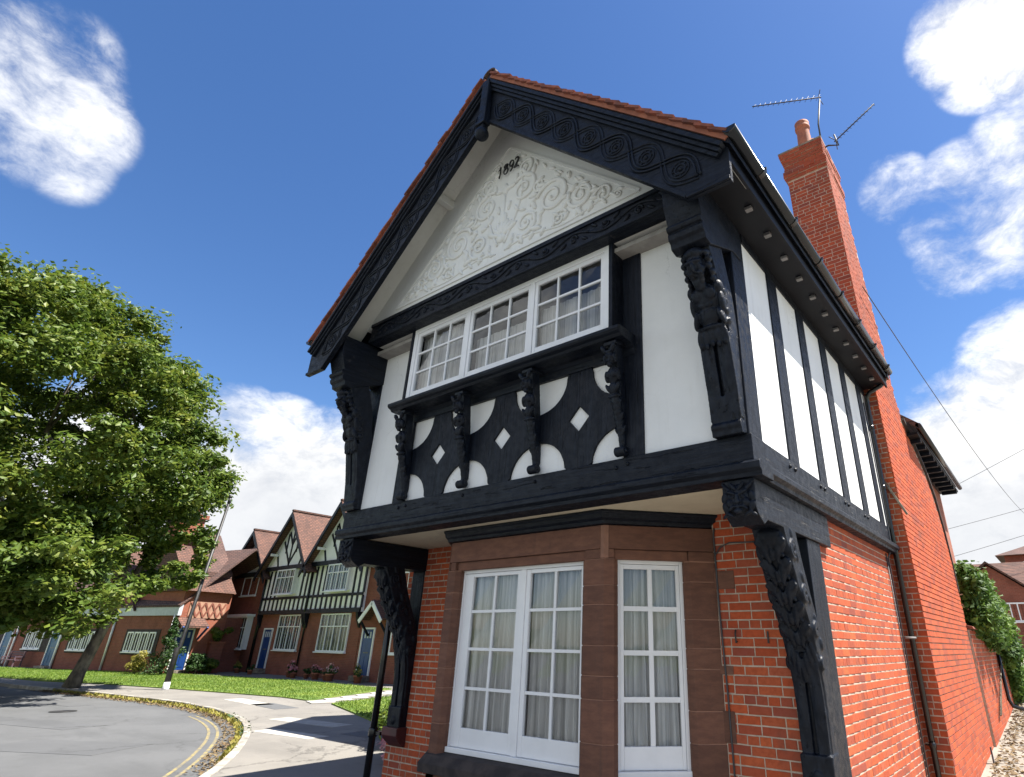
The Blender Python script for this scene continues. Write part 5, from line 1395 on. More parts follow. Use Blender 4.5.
def door(parent, F, u0, u1, z0, z1, mat, lights=True):
    MB().fbox(F, u0-0.08, u0, -0.05, 0.07, z0, z1+0.08).fbox(F, u1, u1+0.08, -0.05, 0.07, z0, z1+0.08).fbox(F, u0, u1, -0.05, 0.069, z1, z1+0.08).build('door_frame', M['white_paint'], parent)
    do = MB().fbox(F, u0, u1, -0.05, 0.02, z0, z1).build('door', M[mat], parent)
    for i in range(2):
        MB().fbox(F, u0+0.12+i*0.36, u0+0.40+i*0.36, 0.02, 0.034, z0+0.15, z0+0.85).build('door_panel', M[mat], do)
    if lights:
        for i in range(3):
            MB().fbox(F, u0+0.14+i*0.23, u0+0.26+i*0.23, 0.021, 0.026, z1-0.42, z1-0.12).build('door_light', M['band_grey'], do)
    MB().fbox(F, u0+0.25, u1-0.25, 0.02, 0.032, z0+1.0, z0+1.06).build('letter_plate', M['lead'], do)
    MB().fbox(F, u0-0.15, u1+0.15, 0.0, 0.38, z0-0.25, z0-0.02).build('door_step', M['rubble'], parent)
    return do
YR = 14.9; ZG = -0.3
def gable_roof(parent, x0, x1, yb, yf, z_e, z_a, over, mat='far_tile', white=True, tiles=True):
    xm = (x0+x1)/2; k = (z_a-z_e)/((x1-x0)/2)
    for sx in (-1, 1):
        xe = xm+sx*((x1-x0)/2+over); ze = z_a-k*((x1-x0)/2+over)
        vs = [(xm, yf, z_a), (xe, yf, ze), (xe, yb, ze), (xm, yb, z_a)]; vs = vs+[(a, b, c+0.10) for a, b, c in vs]
        MB().add(vs, MB.BOX).build('roof_slope', M[mat], parent)
        b = MB(); b.prism([(xm, z_a+0.03), (xe, ze+0.03), (xe, ze-0.27), (xm, z_a-0.27)] if sx > 0 else [(xm, z_a-0.27), (xe, ze-0.27), (xe, ze+0.03), (xm, z_a+0.03)], FY(yf), -0.05, 0.02)
        b.build('bargeboard', M['timber_x'], parent)
    for i in range(int((yb-yf)/0.45)):
        MB().box(xm-0.11, xm+0.11, yf+i*0.45, yf+i*0.45+0.44, z_a+0.07, z_a+0.17).build('ridge_tile', M[mat], parent)
    return xm, k
def timber_cottage(x0, x1, label, lw, uw, dr, doorx, name='timber_cottage', porch=False):
    t = thing(name, label, 'house', ((x0+x1)/2, YR, ZG))
    F = FY(YR); xm = (x0+x1)/2
    MB().box(x0+0.01, x1-0.01, YR, YR+7, ZG, 2.95).build('brick_wall', M['far_brick'], t)
    FU = FY(YR-0.18)
    MB().box(x0+0.01, x1-0.01, YR-0.16, YR+7, 2.95, 5.62).build('rendered_wall', M['plaster_far'], t)
    z_a = 8.95
    gw_ = MB(); gw_.prism([(x0, 5.62), (x1, 5.62), (xm, z_a-0.2)], FY(YR-0.38), -0.1, 0.0); gw_.build('gable_wall', M['plaster_far'], t)
    gable_roof(t, x0, x1, YR+6.6, YR-0.85, 5.62, z_a, 0.38)
    def tim(u0, u1, z0, z1, dd=0.02, Fx=FU): MB().fbox(Fx, u0, u1, -0.03, dd, z0, z1).build('timber', M['timber_z'], t)
    tim(x0, x1, 2.94, 3.16, 0.06); tim(x0, x1, 3.78, 3.92, 0.03); 
    Fg = FY(YR-0.38)
    tim(x0-0.1, x1+0.1, 5.50, 5.74, 0.06, Fg)
    n = 11
    for i in range(n+1):
        u = x0+(x1-x0)*i/n
        tim(u-0.075, u+0.075, 3.16, 3.78)
        if not (uw[0]-0.12 < u < uw[1]+0.12): tim(u-0.075, u+0.075, 3.92, 5.50)
    def gt(a, b, w_=0.13): MB().beam((a[0], YR-0.39, a[1]), (b[0], YR-0.39, b[1]), w_, 0.05).build('gable_timber', M['timber_z'], t)
    hw = (x1-x0)/2
    gt((xm, 5.74), (xm, 8.4)); gt((xm-0.05, 5.8), (xm+1.05, 7.25)); gt((xm+0.05, 5.8), (xm-1.05, 7.25))
    gt((xm-1.25, 5.74), (xm-1.6, 6.5)); gt((xm+1.25, 5.74), (xm+1.6, 6.5)); gt((xm, 7.0), (xm+0.55, 7.8)); gt((xm, 7.0), (xm-0.55, 7.8)); gt((xm-0.62, 6.5), (xm-0.62, 7.7)); gt((xm+0.62, 6.5), (xm+0.62, 7.7))
    ow = FY(YR-0.42)
    MB().box(uw[0]+0.02, uw[1]-0.02, YR-0.33, YR-0.1, 4.06, 5.49).build('oriel_box', M['white_paint'], t)
    simple_window(t, ow, uw[0], uw[1], 4.05, 5.50, 4, 5.03)
    simple_window(t, FY(YR-0.05), lw[0], lw[1], 0.99, 2.90, 4, 2.25)
    if dr: door(t, F, doorx, doorx+0.92, -0.02, 2.1, 'door_blue')
    MB().tube([(x0+0.05, YR-0.26, 5.4), (x0+0.05, YR-0.26, 3.1), (x0+0.05, YR-0.07, 2.8), (x0+0.05, YR-0.07, ZG)], 0.05, 8).build('downpipe', M['gutter'], t)
    for sx in (x0+0.12, x1-0.12):
        MB().prism([(-0.1, 2.94), (0.3, 2.94), (0.22, 2.6), (0.05, 2.2), (-0.1, 2.1)], lambda u, d, z: (d, YR-u, z), sx-0.09, sx+0.09).build('bracket', M['timber_c'], t)
    MB().box(xm-1.62, xm-1.48, YR-0.84, YR-0.38, 6.35, 6.5).build('purlin_end', M['soffit_white'], t)
    return t
tc1 = timber_cottage(-39.1, -33.6, 'black and white timber gabled cottage in the middle of the terrace across the lawn', (-36.6, -34.05), (-37.35, -35.2), True, -38.15)
tc2 = timber_cottage(-33.6, -28.1, 'black and white timber gabled cottage nearest the carved house, its gable partly hidden', (-31.95, -29.1), (-31.55, -29.4), False, 0)
# entrance bay with porch right of the second cottage
pw = thing('porch_cottage', 'brick cottage with blue door under small white gabled porch, mostly hidden by carved house', 'house', (-26, YR, ZG))
MB().box(-28.09, -22.0, YR+0.02, YR+6, ZG, 5.4).build('brick_wall', M['far_brick'], pw)
MB().prism([(YR-0.3, 5.3), (YR+6.4, 5.3), (YR+3, 8.2)], lambda u, d, z: (d, u, z), -28.0, -22.0).build('roof', M['far_tile'], pw)
door(pw, FY(YR+0.02), -27.75, -26.83, -0.02, 2.1, 'door_blue')
for sx in (-1, 1):
    xm = -26.5; MB().beam((xm, YR-0.28, 3.45), (xm+sx*0.95, YR-0.28, 2.55), 0.09, 0.6, up=(0, -1, 0)).build('porch_roof', M['far_tile'], pw)
    MB().beam((xm, YR-0.6, 3.34), (xm+sx*0.95, YR-0.6, 2.44), 0.2, 0.05).build('porch_bargeboard', M['white_paint'], pw)
    MB().beam((xm+sx*0.8, YR-0.55, 2.45), (xm+sx*0.8, YR-0.02, 1.8), 0.09, 0.09, up=(1, 0, 0)).build('porch_brace', M['timber_c'], pw)
simple_window(pw, FY(YR+0.02), -25.4, -23.2, 0.99, 2.6, 4, 2.05); simple_window(pw, FY(YR+0.02), -25.2, -23.4, 3.6, 4.8, 3, None)
for z_, h_ in ((0.8, 1.5), (3.4, 1.3)):
    for u_ in (-10.4, -8.3): simple_window(house, FY(5.35), u_, u_+1.5, z_, z_+h_, 3, None)
# first cottage: brick upper storey, white gable
c1 = thing('brick_gabled_cottage', 'dark red brick cottage with plain white gable at left end of the terrace', 'house', (-41.7, YR, ZG))
x0, x1 = -44.3, -39.11; xm = (x0+x1)/2
MB().box(x0, x1, YR, YR+7, ZG, 5.6).build('brick_wall', M['far_brick'], c1)
g_ = MB(); g_.prism([(x0+0.1, 5.6), (x1-0.1, 5.6), (xm, 8.15)], FY(YR), -0.12, 0.0); g_.build('gable_wall', M['plaster_far'], c1)
gable_roof(c1, x0, x1, YR+6.6, YR-0.6, 5.5, 8.3, 0.45)
MB().box(x0, x1, YR-0.1, YR+0.02, 5.35, 5.62).build('tie_beam', M['timber_x'], c1)
simple_window(c1, FY(YR), -42.6, -40.5, 4.15, 5.33, 2, None)
MB().box(-42.98, -40.07, YR-0.27, YR, 0.95, 2.85).build('bay_box', M['white_paint'], c1)
MB().box(-43.15, -39.9, YR-0.5, YR, 2.85, 3.0).build('bay_roof', M['white_paint'], c1)
simple_window(c1, FY(YR-0.36), -43.0, -40.05, 0.98, 2.85, 4, 2.2)
MB().box(xm-1.35, xm-1.2, YR-0.58, YR, 6.25, 6.4).build('purlin_end', M['soffit_white'], c1)
MB().tube([(-39.2, YR-0.08, 5.3), (-39.2, YR-0.08, ZG)], 0.05, 8).build('downpipe', M['gutter'], c1)
# row chimney behind the second cottage
rc = thing('row_chimney', 'red brick chimney stack rising behind the nearest terrace gable', 'chimney', (-31.6, 18.5, 5.0))
MB().box(-32.1, -31.1, 18.3, 19.3, 5.0, 9.2).build('stack', M['far_brick_bright'], rc)
MB().box(-32.2, -31.0, 18.2, 19.4, 9.2, 9.45).build('stack_cap', M['far_brick_bright'], rc)
for dx_ in (-0.25, 0.25): MB().lathe((-31.6+dx_, 18.8, 9.45), [(0.16, 0), (0.13, 0.35), (0.16, 0.4), (0.15, 0.55)], 12).build('chimney_pot', M['pot'], rc)

# ------------------------------------------------------------------ brick cottages closing the left side
def rotF(px, py, a):
    ca, sa = math.cos(a), math.sin(a)
    return lambda u, d, z: (px+ca*u+sa*d, py+sa*u-ca*d, z)
# lattice-panelled house, its wall turned to the sun
lt = thing('lattice_panel_house', 'sunlit orange brick house with diamond lattice panel and blue door', 'house', (-42, 13, ZG))
FL = rotF(-39.70, 10.5, R(100))
lb = MB(); lb.fbox(FL, 0, 2.9, -5, 0, ZG, 4.1); lb.build('brick_wall', M['far_brick_bright'], lt)
pn_ = MB(); pn_.fbox(FL, 0.45, 2.65, 0.0, 0.04, 2.65, 3.55); po = pn_.build('lattice_panel', M['lattice_panel'], lt)
for i in range(5):
    u = 0.50+i*0.42
    for a, b in (((u, 2.7), (u+0.42, 3.5)), ((u, 3.5), (u+0.42, 2.7))):
        q1, q2 = FL(a[0], 0.05, a[1]), FL(b[0], 0.05, b[1]); MB().beam(q1, q2, 0.09, 0.05, up=(0.985, 0.17, 0)).build('lattice_bar', M['far_brick'], po)
MB().fbox(FL, -0.1, 3.0, -0.05, 0.1, 4.1, 4.22).build('eaves_course', M['far_brick_bright'], lt)
def slope_quad(F, u0, u1, d0, z0, d1, z1, name, mat, par):
    vs = [F(u0, d0, z0), F(u1, d0, z0), F(u1, d1, z1), F(u0, d1, z1)]; vs += [(a, b, c+0.12) for a, b, c in vs]
    MB().add(vs, MB.BOX).build(name, M[mat], par)
FLX = lambda u, d, z: FL(d, u, z)
MB().prism([(0.3, 4.12), (-2.4, 6.9), (-5.2, 4.12)], FLX, -0.15, 2.92).build('main_roof', M['far_tile'], lt)
MB().prism([(-0.55, 5.05), (-0.55, 5.35), (-2.9, 7.9), (-5.2, 5.35), (-5.2, 5.05)], FLX, 1.0, 2.90).build('upper_roof', M['far_tile_brown'], lt)
MB().prism([(0.1, 4.12), (-2.4, 6.75), (-5.0, 4.12)], FLX, 2.92, 3.0).build('gable_end', M['far_brick_bright'], lt)
MB().prism([(-0.7, 5.05), (-0.7, 5.2), (-2.9, 7.6), (-5.0, 5.2), (-5.0, 5.05)], FLX, 2.90, 2.98).build('gable_end', M['far_brick_bright'], lt)
ck = MB(); ck.fbox(FL, 0.2, 1.8, -4.6, -3.2, 4.5, 8.8); cko = ck.build('chimney', M['far_brick_bright'], lt)
MB().fbox(FL, 0.08, 1.92, -4.75, -3.05, 8.8, 9.05).build('chimney_cap', M['far_brick_bright'], cko)
for i in range(4): MB().lathe(FL(0.35+i*0.42, -3.9, 9.05), [(0.15, 0), (0.12, 0.3), (0.15, 0.42)], 10).build('chimney_pot', M['pot'], cko)
door(lt, FL, 0.2, 1.05, -0.1, 2.0, 'door_blue')
slope_quad(FL, -0.1, 1.5, 0.7, 2.1, 0.0, 2.55, 'porch_hood', 'far_tile', lt)
for u in (0.0, 1.4): MB().beam(FL(u, 0.75, 2.15), FL(u, 0.02, 1.5), 0.09, 0.09, up=(0, 0, 1)).build('porch_brace', M['door_blue'], lt)
# long low range at far left
lr = thing('long_brick_range', 'long low dark red brick range with stone mullioned windows behind the big tree', 'house', (-50, 9.5, ZG))
FR = rotF(-62.5, 5.4, R(12.5))
LR = 23.3
MB().fbox(FR, 0, LR, -6, 0, ZG, 2.75).build('brick_wall', M['far_brick'], lr)
MB().fbox(FR, 12.5, LR+0.15, -0.1, 0.12, 2.75, 3.35).build('eaves_fascia', M['band_grey'], lr)
MB().fbox(FR, 0, 12.48, -0.1, 0.10, 2.75, 3.0).build('eaves_fascia', M['band_grey'], lr)
slope_quad(FR, -0.3, LR+0.2, 0.15, 3.2, -3.8, 6.9, 'roof', 'far_tile_brown', lr)
slope_quad(FR, -0.3, LR+0.2, -7.2, 3.2, -3.8, 6.9, 'roof', 'far_tile_brown', lr)
MB().prism([(13.2, 3.3), (19.0, 3.3), (16.1, 6.7)], FR, -3.5, 0.0).build('dormer_gable', M['far_brick'], lr)
for a, b in (((16.1, 6.75), (19.4, 3.0)), ((16.1, 6.75), (12.8, 3.0))):
    vs = [FR(a[0], 0.25, a[1]), FR(b[0], 0.25, b[1]), FR(b[0], -3.6, b[1]), FR(a[0], -3.6, a[1])]; vs += [(p_, q_, r_+0.1) for p_, q_, r_ in vs]
    MB().add(vs, MB.BOX).build('dormer_roof', M['far_tile'], lr)
for u0 in (2.2, 8.2, 13.4, 19.2):
    MB().fbox(FR, u0-0.25, u0+3.0, -0.03, 0.03, 0.62, 2.0).build('window_surround', M['stone_dark'], lr)
    for i in range(4 if u0 > 12 else 3): simple_window(lr, lambda u, d, z: FR(u, d+0.03, z), u0+i*0.70, u0+i*0.70+0.60, 0.78, 1.86, 2, None, frame=0.08, bar=0.06)
for u in (0.6, 6.9, 12.3, 17.6, LR-0.1): MB().tube([FR(u, 0.08, 2.8), FR(u, 0.08, ZG)], 0.06, 8).build('downpipe', M['white_paint'], lr)
for u in (5.4, 11.2): door(lr, FR, u, u+0.9, -0.15, 1.9, 'door_teal', False)

# ------------------------------------------------------------------ street furniture and planting
lamp_t = thing('street_lamp', 'tall dark street lamp column with pale base beside the curving pavement', 'lamp post', (-27.5, 6.36, -0.3))
MB().lathe((-27.5, 6.36, -0.3), [(0.12, 0), (0.12, 0.05), (0.115, 0.28)], 14).build('base_collar', M['white_paint'], lamp_t)
MB().tube([(-27.5, 6.36, -0.05), (-27.49, 6.38, 1.2), (-27.46, 6.45, 1.25), (-27.32, 6.74, 7.1)], [0.11, 0.105, 0.075, 0.055], 12).build('column', M['iron'], lamp_t)
MB().tube([(-27.32, 6.74, 7.1), (-27.32, 6.74, 7.35)], [0.07, 0.06], 10).ell((-27.32, 6.74, 7.4), 0.09, 0.09, 0.08).build('finial', M['iron'], lamp_t)

def leaf_cloud(centers, radii, per, size, squash=1.0, up_bias=0.5, hollow=0.55):
    C_ = np.repeat(np.asarray(centers, float), per, 0); Rr = np.repeat(np.asarray(radii, float), per)[:, None]
    n = len(C_); d = rng.normal(size=(n, 3)); d /= np.linalg.norm(d, axis=1)[:, None]
    rad = (hollow+(1-hollow)*rng.random((n, 1)))*Rr
    pos = C_+d*rad*np.array([1, 1, squash])
    nrm = d*0.6+rng.normal(size=(n, 3))*0.55+np.array([0, 0, up_bias]); nrm /= np.linalg.norm(nrm, axis=1)[:, None]
    t1 = np.cross(nrm, rng.normal(size=(n, 3))); t1 /= np.linalg.norm(t1, axis=1)[:, None]; t2 = np.cross(nrm, t1)
    s = size*rng.uniform(0.45, 1.4, (n, 1))
    V = np.stack([pos-t1*s, pos+t2*s*0.55-nrm*s*0.12, pos+t1*s, pos-t2*s*0.55-nrm*s*0.12], 1)
    return V.reshape(-1, 3)
# the big street tree
TB = Vector((-30.84, 4.25, -0.33)); RV = Vector((0.256, 0.967, 0)); DV = Vector((0.967, -0.256, 0))
def TP(u, z, d=0.0): return TB+RV*u+DV*d+Vector((0, 0, z+0.33))
tree = thing('sycamore_tree', 'large broad leafy green street tree leaning over the road at left', 'tree', TB)
tr = MB()
tr.tube([TP(-0.05, -0.3), TP(0.05, 0.3), TP(0.3, 1.6), TP(0.6, 3.2)], [0.32, 0.24, 0.20, 0.17], 12)
tr.build('trunk', M['bark'], tree)
lim = MB(); tips = []
rt_ = random.Random(5)
def limb(p, q, r0, r1, dep):
    mid = (p+q)/2+Vector((rt_.uniform(-.4, .4), rt_.uniform(-.4, .4), rt_.uniform(0, .5)))*(0.35*(q-p).length/3)
    lim.tube([p, mid, q], [r0, (r0+r1)/2, r1], 7)
    if dep > 0:
        for i in range(3):
            d = (q-p).normalized(); L_ = (q-p).length*rt_.uniform(0.32, 0.48)
            nd = (d+Vector((rt_.uniform(-.8, .8), rt_.uniform(-.8, .8), rt_.uniform(-.35, .6)))).normalized()
            limb(q, q+nd*L_, r1, r1*0.45, dep-1)
fork = TP(0.6, 3.2)
for (u, z, d) in ((-3.8, 9.5, 0.5), (-0.6, 10.0, -0.5), (1.6, 7.0, 0.8), (-2.5, 11.5, -2.0), (-2.8, 5.4, 2.5), (-5.5, 7.0, -0.5)):
    limb(fork, TP(u, z, d), 0.15, 0.07, 2)
lim.build('branches', M['bark'], tree)
def in_crown(u, z, d):
    # outline of the crown: u to the right in view, z height
    prof = [(2.2, -1.0), (3.0, -0.4), (4.6, 0.6), (6.2, 1.3), (7.2, 2.8), (8.5, 3.6), (10.5, 2.6), (12.5, 1.6), (14.5, 0.2), (16.2, -2.0), (17.3, -5.0), (17.6, -6.0)]
    r_ = None
    for (za, ra), (zb, rb) in zip(prof[:-1], prof[1:]):
        if za <= z <= zb: r_ = ra+(rb-ra)*(z-za)/(zb-za)
    if r_ is None: return False
    cu = -5.6; hw = r_-cu
    lcu = cu-hw if z > 4 else cu-hw*0.9
    return ((u-cu)/hw)**2+(d/(hw*0.92))**2 <= 1
centers = []; radii = []
tries = 0
while len(centers) < 1150 and tries < 60000:
    tries += 1
    u, z, d = rt_.uniform(-15, 4), rt_.uniform(2.0, 17.6), rt_.uniform(-9, 9)
    if not in_crown(u, z, d): continue
    outer = not in_crown(u+1.3, z+0.8, d) or not in_crown(u, z, d+1.6) or not in_crown(u, z+1.6, d) or not in_crown(u-1.5, z, d)
    if not outer and rt_.random() > 0.35: continue
    if -4.6 < u < -1.6 and 8.0 < z < 10.0 and d > 1.0: continue
    if -1.6 < u and z < 4.2: continue
    centers.append(TP(u, z*0.965, d)); radii.append(rt_.choice((0.45, 0.6, 0.8, 1.0, 1.3)))
for _ in range(170):     # low drooping bough on the camera side
    u, z, d = rt_.gauss(-2.3, 1.8), rt_.uniform(1.7, 5.8), rt_.gauss(5.2, 1.2)
    if u < 0.6: centers.append(TP(u, z+0.12*u*0, d)); radii.append(rt_.uniform(0.5, 0.9))
for _ in range(26):
    u, z, d = rt_.uniform(0.8, 3.2), rt_.uniform(3.3, 6.0), rt_.gauss(1.5, 1.0)
    centers.append(TP(u, z, d)); radii.append(rt_.uniform(0.35, 0.6))
Vt = leaf_cloud(centers, radii, 200, 0.118, 0.62, 0.85, 0.25)
np_mesh('crown', Vt, 4, M['leaf'], tree)

def shrub(name, label, loc, rx, rz, n, size, mat, cat='shrub', clumps=14):
    t = thing(name, label, cat, loc)
    r2 = random.Random(hash(label) % 1000 if False else len(label)*7+int(abs(loc[0])*10))
    MB().tube([(loc[0], loc[1], loc[2]), (loc[0], loc[1], loc[2]+rz)], [0.05, 0.03], 6).build('stem', M['bark'], t)
    cs = [(loc[0]+r2.gauss(0, rx*0.42), loc[1]+r2.gauss(0, rx*0.42), loc[2]+rz*(0.25+0.7*r2.random())*1.0) for _ in range(clumps)]
    np_mesh('foliage', leaf_cloud(cs, [rx*0.45]*clumps, n//clumps, size, 0.9, 0.5, 0.3), 4, M[mat], t)
    return t
cn = thing('conifer', 'dark green upright conifer bush in front of blue door of lattice house', 'shrub', (-38.6, 10.0, ZG))
MB().tube([(-38.6, 10.0, ZG), (-38.6, 10.0, 1.8)], [0.08, 0.03], 6).build('stem', M['bark'], cn)
cs = [(-38.6+random.gauss(0, 0.42*(1-k/40)), 10.0+random.gauss(0, 0.42*(1-k/40)), ZG+0.2+2.7*k/40) for k in range(40)]
np_mesh('foliage', leaf_cloud(cs, [0.42*(1-k/52) for k in range(40)], 70, 0.07, 1.1, 0.6, 0.3), 4, M['leaf_dark'], cn)
shrub('golden_shrub', 'small golden yellow shrub at foot of the dark conifer', (-40.0, 9.2, ZG), 0.6, 1.1, 1500, 0.06, 'leaf_yellow')
shrub('garden_shrub', 'loose green shrub growing before the lattice house wall', (-39.0, 11.9, ZG), 0.55, 1.0, 2200, 0.07, 'leaf_dark')
shrub('garden_shrub', 'low green bush between the lattice house and black bin', (-39.2, 12.6, ZG), 0.45, 0.7, 2000, 0.07, 'leaf')
shrub('hedge_bush', 'rounded bright green bush above low brick wall by first cottage', (-40.15, 13.0, 1.25), 0.5, 1.0, 2600, 0.07, 'leaf')
gwl = thing('garden_wall', 'low brown brick garden wall under rounded bright green bush', 'wall', (-40.1, 13.0, ZG))
MB().box(-40.5, -39.7, 12.6, 13.35, ZG, 1.30).build('brickwork', M['far_brick'], gwl); MB().box(-40.55, -39.65, 12.55, 13.4, 1.302, 1.38).build('coping', M['far_brick_bright'], gwl)
# hedge tuft at the foot of the carved house
shrub('corner_shrub', 'small leafy shrub at left foot of the carved house beside the drainpipe', (-9.3, 4.0, -0.3), 0.55, 1.0, 1700, 0.055, 'leaf', clumps=18)
shrub('flowering_plant', 'low plant with red flowers below the small shrub by the drainpipe', (-8.0, 2.9, -0.3), 0.25, 0.35, 350, 0.04, 'flower_pink', 'plant', 8)
# wheelie bin
bn = thing('wheelie_bin', 'black wheelie bin standing by bay window of the brick cottage', 'bin', (-42.00, 13.5, ZG))
bb = MB(); bb.add([(-42.30, 13.2, ZG+0.08), (-41.70, 13.2, ZG+0.08), (-41.70, 13.8, ZG+0.08), (-42.30, 13.8, ZG+0.08), (-42.38, 13.1, ZG+1.0), (-41.62, 13.1, ZG+1.0), (-41.62, 13.88, ZG+1.0), (-42.38, 13.88, ZG+1.0)], MB.BOX); bb.build('body', M['bin'], bn, bevel=0.02)
MB().box(-42.42, -41.58, 13.05, 13.95, ZG+1.0, ZG+1.09).build('lid', M['bin'], bn, bevel=0.02)
for x in (-42.32, -41.68): MB().tube([(x-0.03, 13.85, ZG+0.1), (x+0.03, 13.85, ZG+0.1)], 0.1, 12).build('wheel', M['bin'], bn)
bn2 = thing('recycling_bin', 'second black bin with grey label beside the first wheelie bin', 'bin', (-41.00, 13.6, ZG))
MB().box(-41.35, -40.65, 13.3, 13.9, ZG, ZG+0.85).build('body', M['bin'], bn2, bevel=0.03); MB().box(-41.40, -40.60, 13.25, 13.95, ZG+0.85, ZG+0.92).build('lid', M['bin'], bn2, bevel=0.02)
MB().box(-41.15, -40.90, 13.29, 13.298, ZG+0.5, ZG+0.7).build('label_plate', M['band_grey'], bn2)
# bench by the long range
bq = thing('garden_bench', 'dark wooden garden bench against the long brick range', 'bench', (*FR(9.2, 1.0, 0)[:2], ZG))
for z_, d_ in ((0.42, 0.95), (0.42, 0.80), (0.42, 0.65)): MB().fbox(FR, 8.4, 10.1, d_, d_+0.12, ZG+z_, ZG+z_+0.04).build('seat_slat', M['bench'], bq)
for z_ in (0.58, 0.72, 0.86): MB().fbox(FR, 8.4, 10.1, 0.58, 0.62, ZG+z_, ZG+z_+0.10).build('back_slat', M['bench'], bq)
for u in (8.45, 10.0):
    for d_ in (0.6, 1.0): MB().fbox(FR, u-0.035, u+0.035, d_, d_+0.07, ZG, ZG+(0.95 if d_ < 0.8 else 0.6)).build('leg', M['bench'], bq)
    MB().fbox(FR, u-0.04, u+0.04, 0.6, 1.07, ZG+0.60, ZG+0.65).build('armrest', M['bench'], bq)
# flower pots by the terrace
POTS = [(-32.9, 0.26, 'flower_pink'), (-32.1, 0.22, 'flower_pink'), (-31.2, 0.19, 'leaf'), (-30.3, 0.26, 'flower_pink'), (-29.3, 0.22, 'leaf_dark'), (-28.6, 0.28, 'flower_pink'), (-38.9, 0.21, 'leaf_yellow'), (-37.0, 0.19, 'leaf_dark'), (-26.4, 0.28, 'leaf_yellow')]
PL = ['terracotta pot of pink flowers at left end of the pot row under the cottage window', 'second terracotta flower pot from the left under the cottage window', 'small terracotta pot of green leaves under middle of the cottage window', 'terracotta pot of pink flowers under right side of cottage window', 'terracotta pot with dark green plant next to last flower pot', 'large terracotta flower pot nearest the porch door', 'terracotta pot of yellowish plant left of the cottage door', 'small terracotta pot right of the first blue door', 'large terracotta pot of yellow flowers beside porch door']
for (x, s, mt_), lb_ in zip(POTS, PL):
    y = YR-0.85+random.uniform(-.15, .15)
    t = thing('flower_pot', lb_, 'plant pot', (x, y, ZG), 'flower pots along the terrace')
    MB().lathe((x, y, ZG), [(s*0.55, 0), (s*0.75, s*1.0), (s*0.85, s*1.0), (s*0.85, s*1.2), (s*0.7, s*1.2)], 16).build('pot', M['pot'], t)
    cs = [(x+random.gauss(0, s*0.5), y+random.gauss(0, s*0.4), ZG+s*1.3+abs(random.gauss(0, s*0.5))) for _ in range(9)]
    np_mesh('leaves', leaf_cloud(cs, [s*0.4]*9, 45, 0.05, 0.9, 0.5, 0.2), 4, M['leaf_dark'], t, kind='stuff')
    if 'flower' in mt_ or 'yellow' in mt_: np_mesh('blooms', leaf_cloud([(a, b, c+0.1) for a, b, c in cs], [s*0.42]*9, 16, 0.05, 0.9, 0.6, 0.7), 4, M[mt_], t, kind='stuff')

# ------------------------------------------------------------------ right hand side: garden wall, ivy, far houses, wires
gw2 = thing('lane_garden_wall', 'red brick garden wall with tile coping running along the back lane', 'wall', (0.05, 12, -0.1))
MB().box(-0.2, 0.134, 9.76, 20, -0.4, 1.93).build('wall_core', M['mortar'], gw2)
V, Fc = [], []
for c in range(30):
    z = -0.35+c*PIT+PIT/2
    if z > 1.92: break
    y = 9.76-(0.11 if c % 2 else 0)
    while y < 20:
        a, b = max(y, 9.76)+0.005, y+0.2205
        if b-a > 0.03:
            k = len(V); V += [(0.13-0.05, a, z-BHT/2), (0.13-0.05, b, z-BHT/2), (0.13-0.05, b, z+BHT/2), (0.13-0.05, a, z+BHT/2), (0.14, a, z-BHT/2), (0.14, b, z-BHT/2), (0.14, b, z+BHT/2), (0.14, a, z+BHT/2)]
            Fc += [(k+4, k+5, k+6, k+7), (k, k+1, k+5, k+4), (k+1, k+2, k+6, k+5), (k+2, k+3, k+7, k+6), (k+3, k, k+4, k+7)]
        y += 0.2255
bo_ = MB(); bo_.v = V; bo_.f = Fc; bo_.sm = [False]*len(Fc); bo_.build('bricks', M['brick'], gw2, kind='stuff')
for i in range(34):
    y = 9.76+i*0.30
    MB().add([(-0.24, y, 1.95), (0.22, y, 1.945), (0.22, y+0.29, 1.945), (-0.24, y+0.29, 1.95), (-0.24, y, 2.10), (0.20, y, 1.99), (0.20, y+0.29, 1.99), (-0.24, y+0.29, 2.10)], MB.BOX).build('coping_tile', M['tile'], gw2, bevel=0.006)
MB().tube([(0.19, 13.4, 1.5), (0.19, 13.4, 0.55), (0.24, 13.4, 0.42), (0.45, 13.45, 0.36)], 0.04, 8).build('drainpipe', M['gutter'], gw2)
MB().box(0.205, 0.225, 8.3, 8.36, -0.3, 0.15).build('wall_vent', M['wire'], gw2)
iv = thing('ivy_bush', 'dense sunlit ivy spilling over the lane garden wall', 'ivy', (0.2, 13.5, 1.0))
cs = []; rs = []
r3 = random.Random(9)
while len(cs) < 170:
    y = r3.uniform(10.2, 16.4); z = r3.uniform(0.5, 3.3); bulge = 0.34*math.sin(max(0, min(1, (z-0.3)/3.1))*math.pi)**0.7
    if z < 2.05-0.10*(y-10.2)*1.6 and y < 15: continue
    if z > (3.1 if y < 13.2 else 3.1-(y-13.2)*0.7): continue
    cs.append((0.12+bulge*r3.uniform(0.2, 1.0), y, z)); rs.append(r3.uniform(0.18, 0.36))
np_mesh('leaves', leaf_cloud(cs, rs, 95, 0.062, 1.0, 0.55, 0.45), 4, M['leaf_ivy'], iv)
st_ = MB()
for i in range(3):
    y = r3.uniform(14, 19); st_.tube([(0.19, 11+0.1*i, 0.4), (0.2, 13.5, 1.3), (0.22, y+0.3, 1.8), (0.3, y-0.2, 2.6)], [0.014, 0.012, 0.012, 0.008], 5)
st_.build('stems', M['bark'], iv)
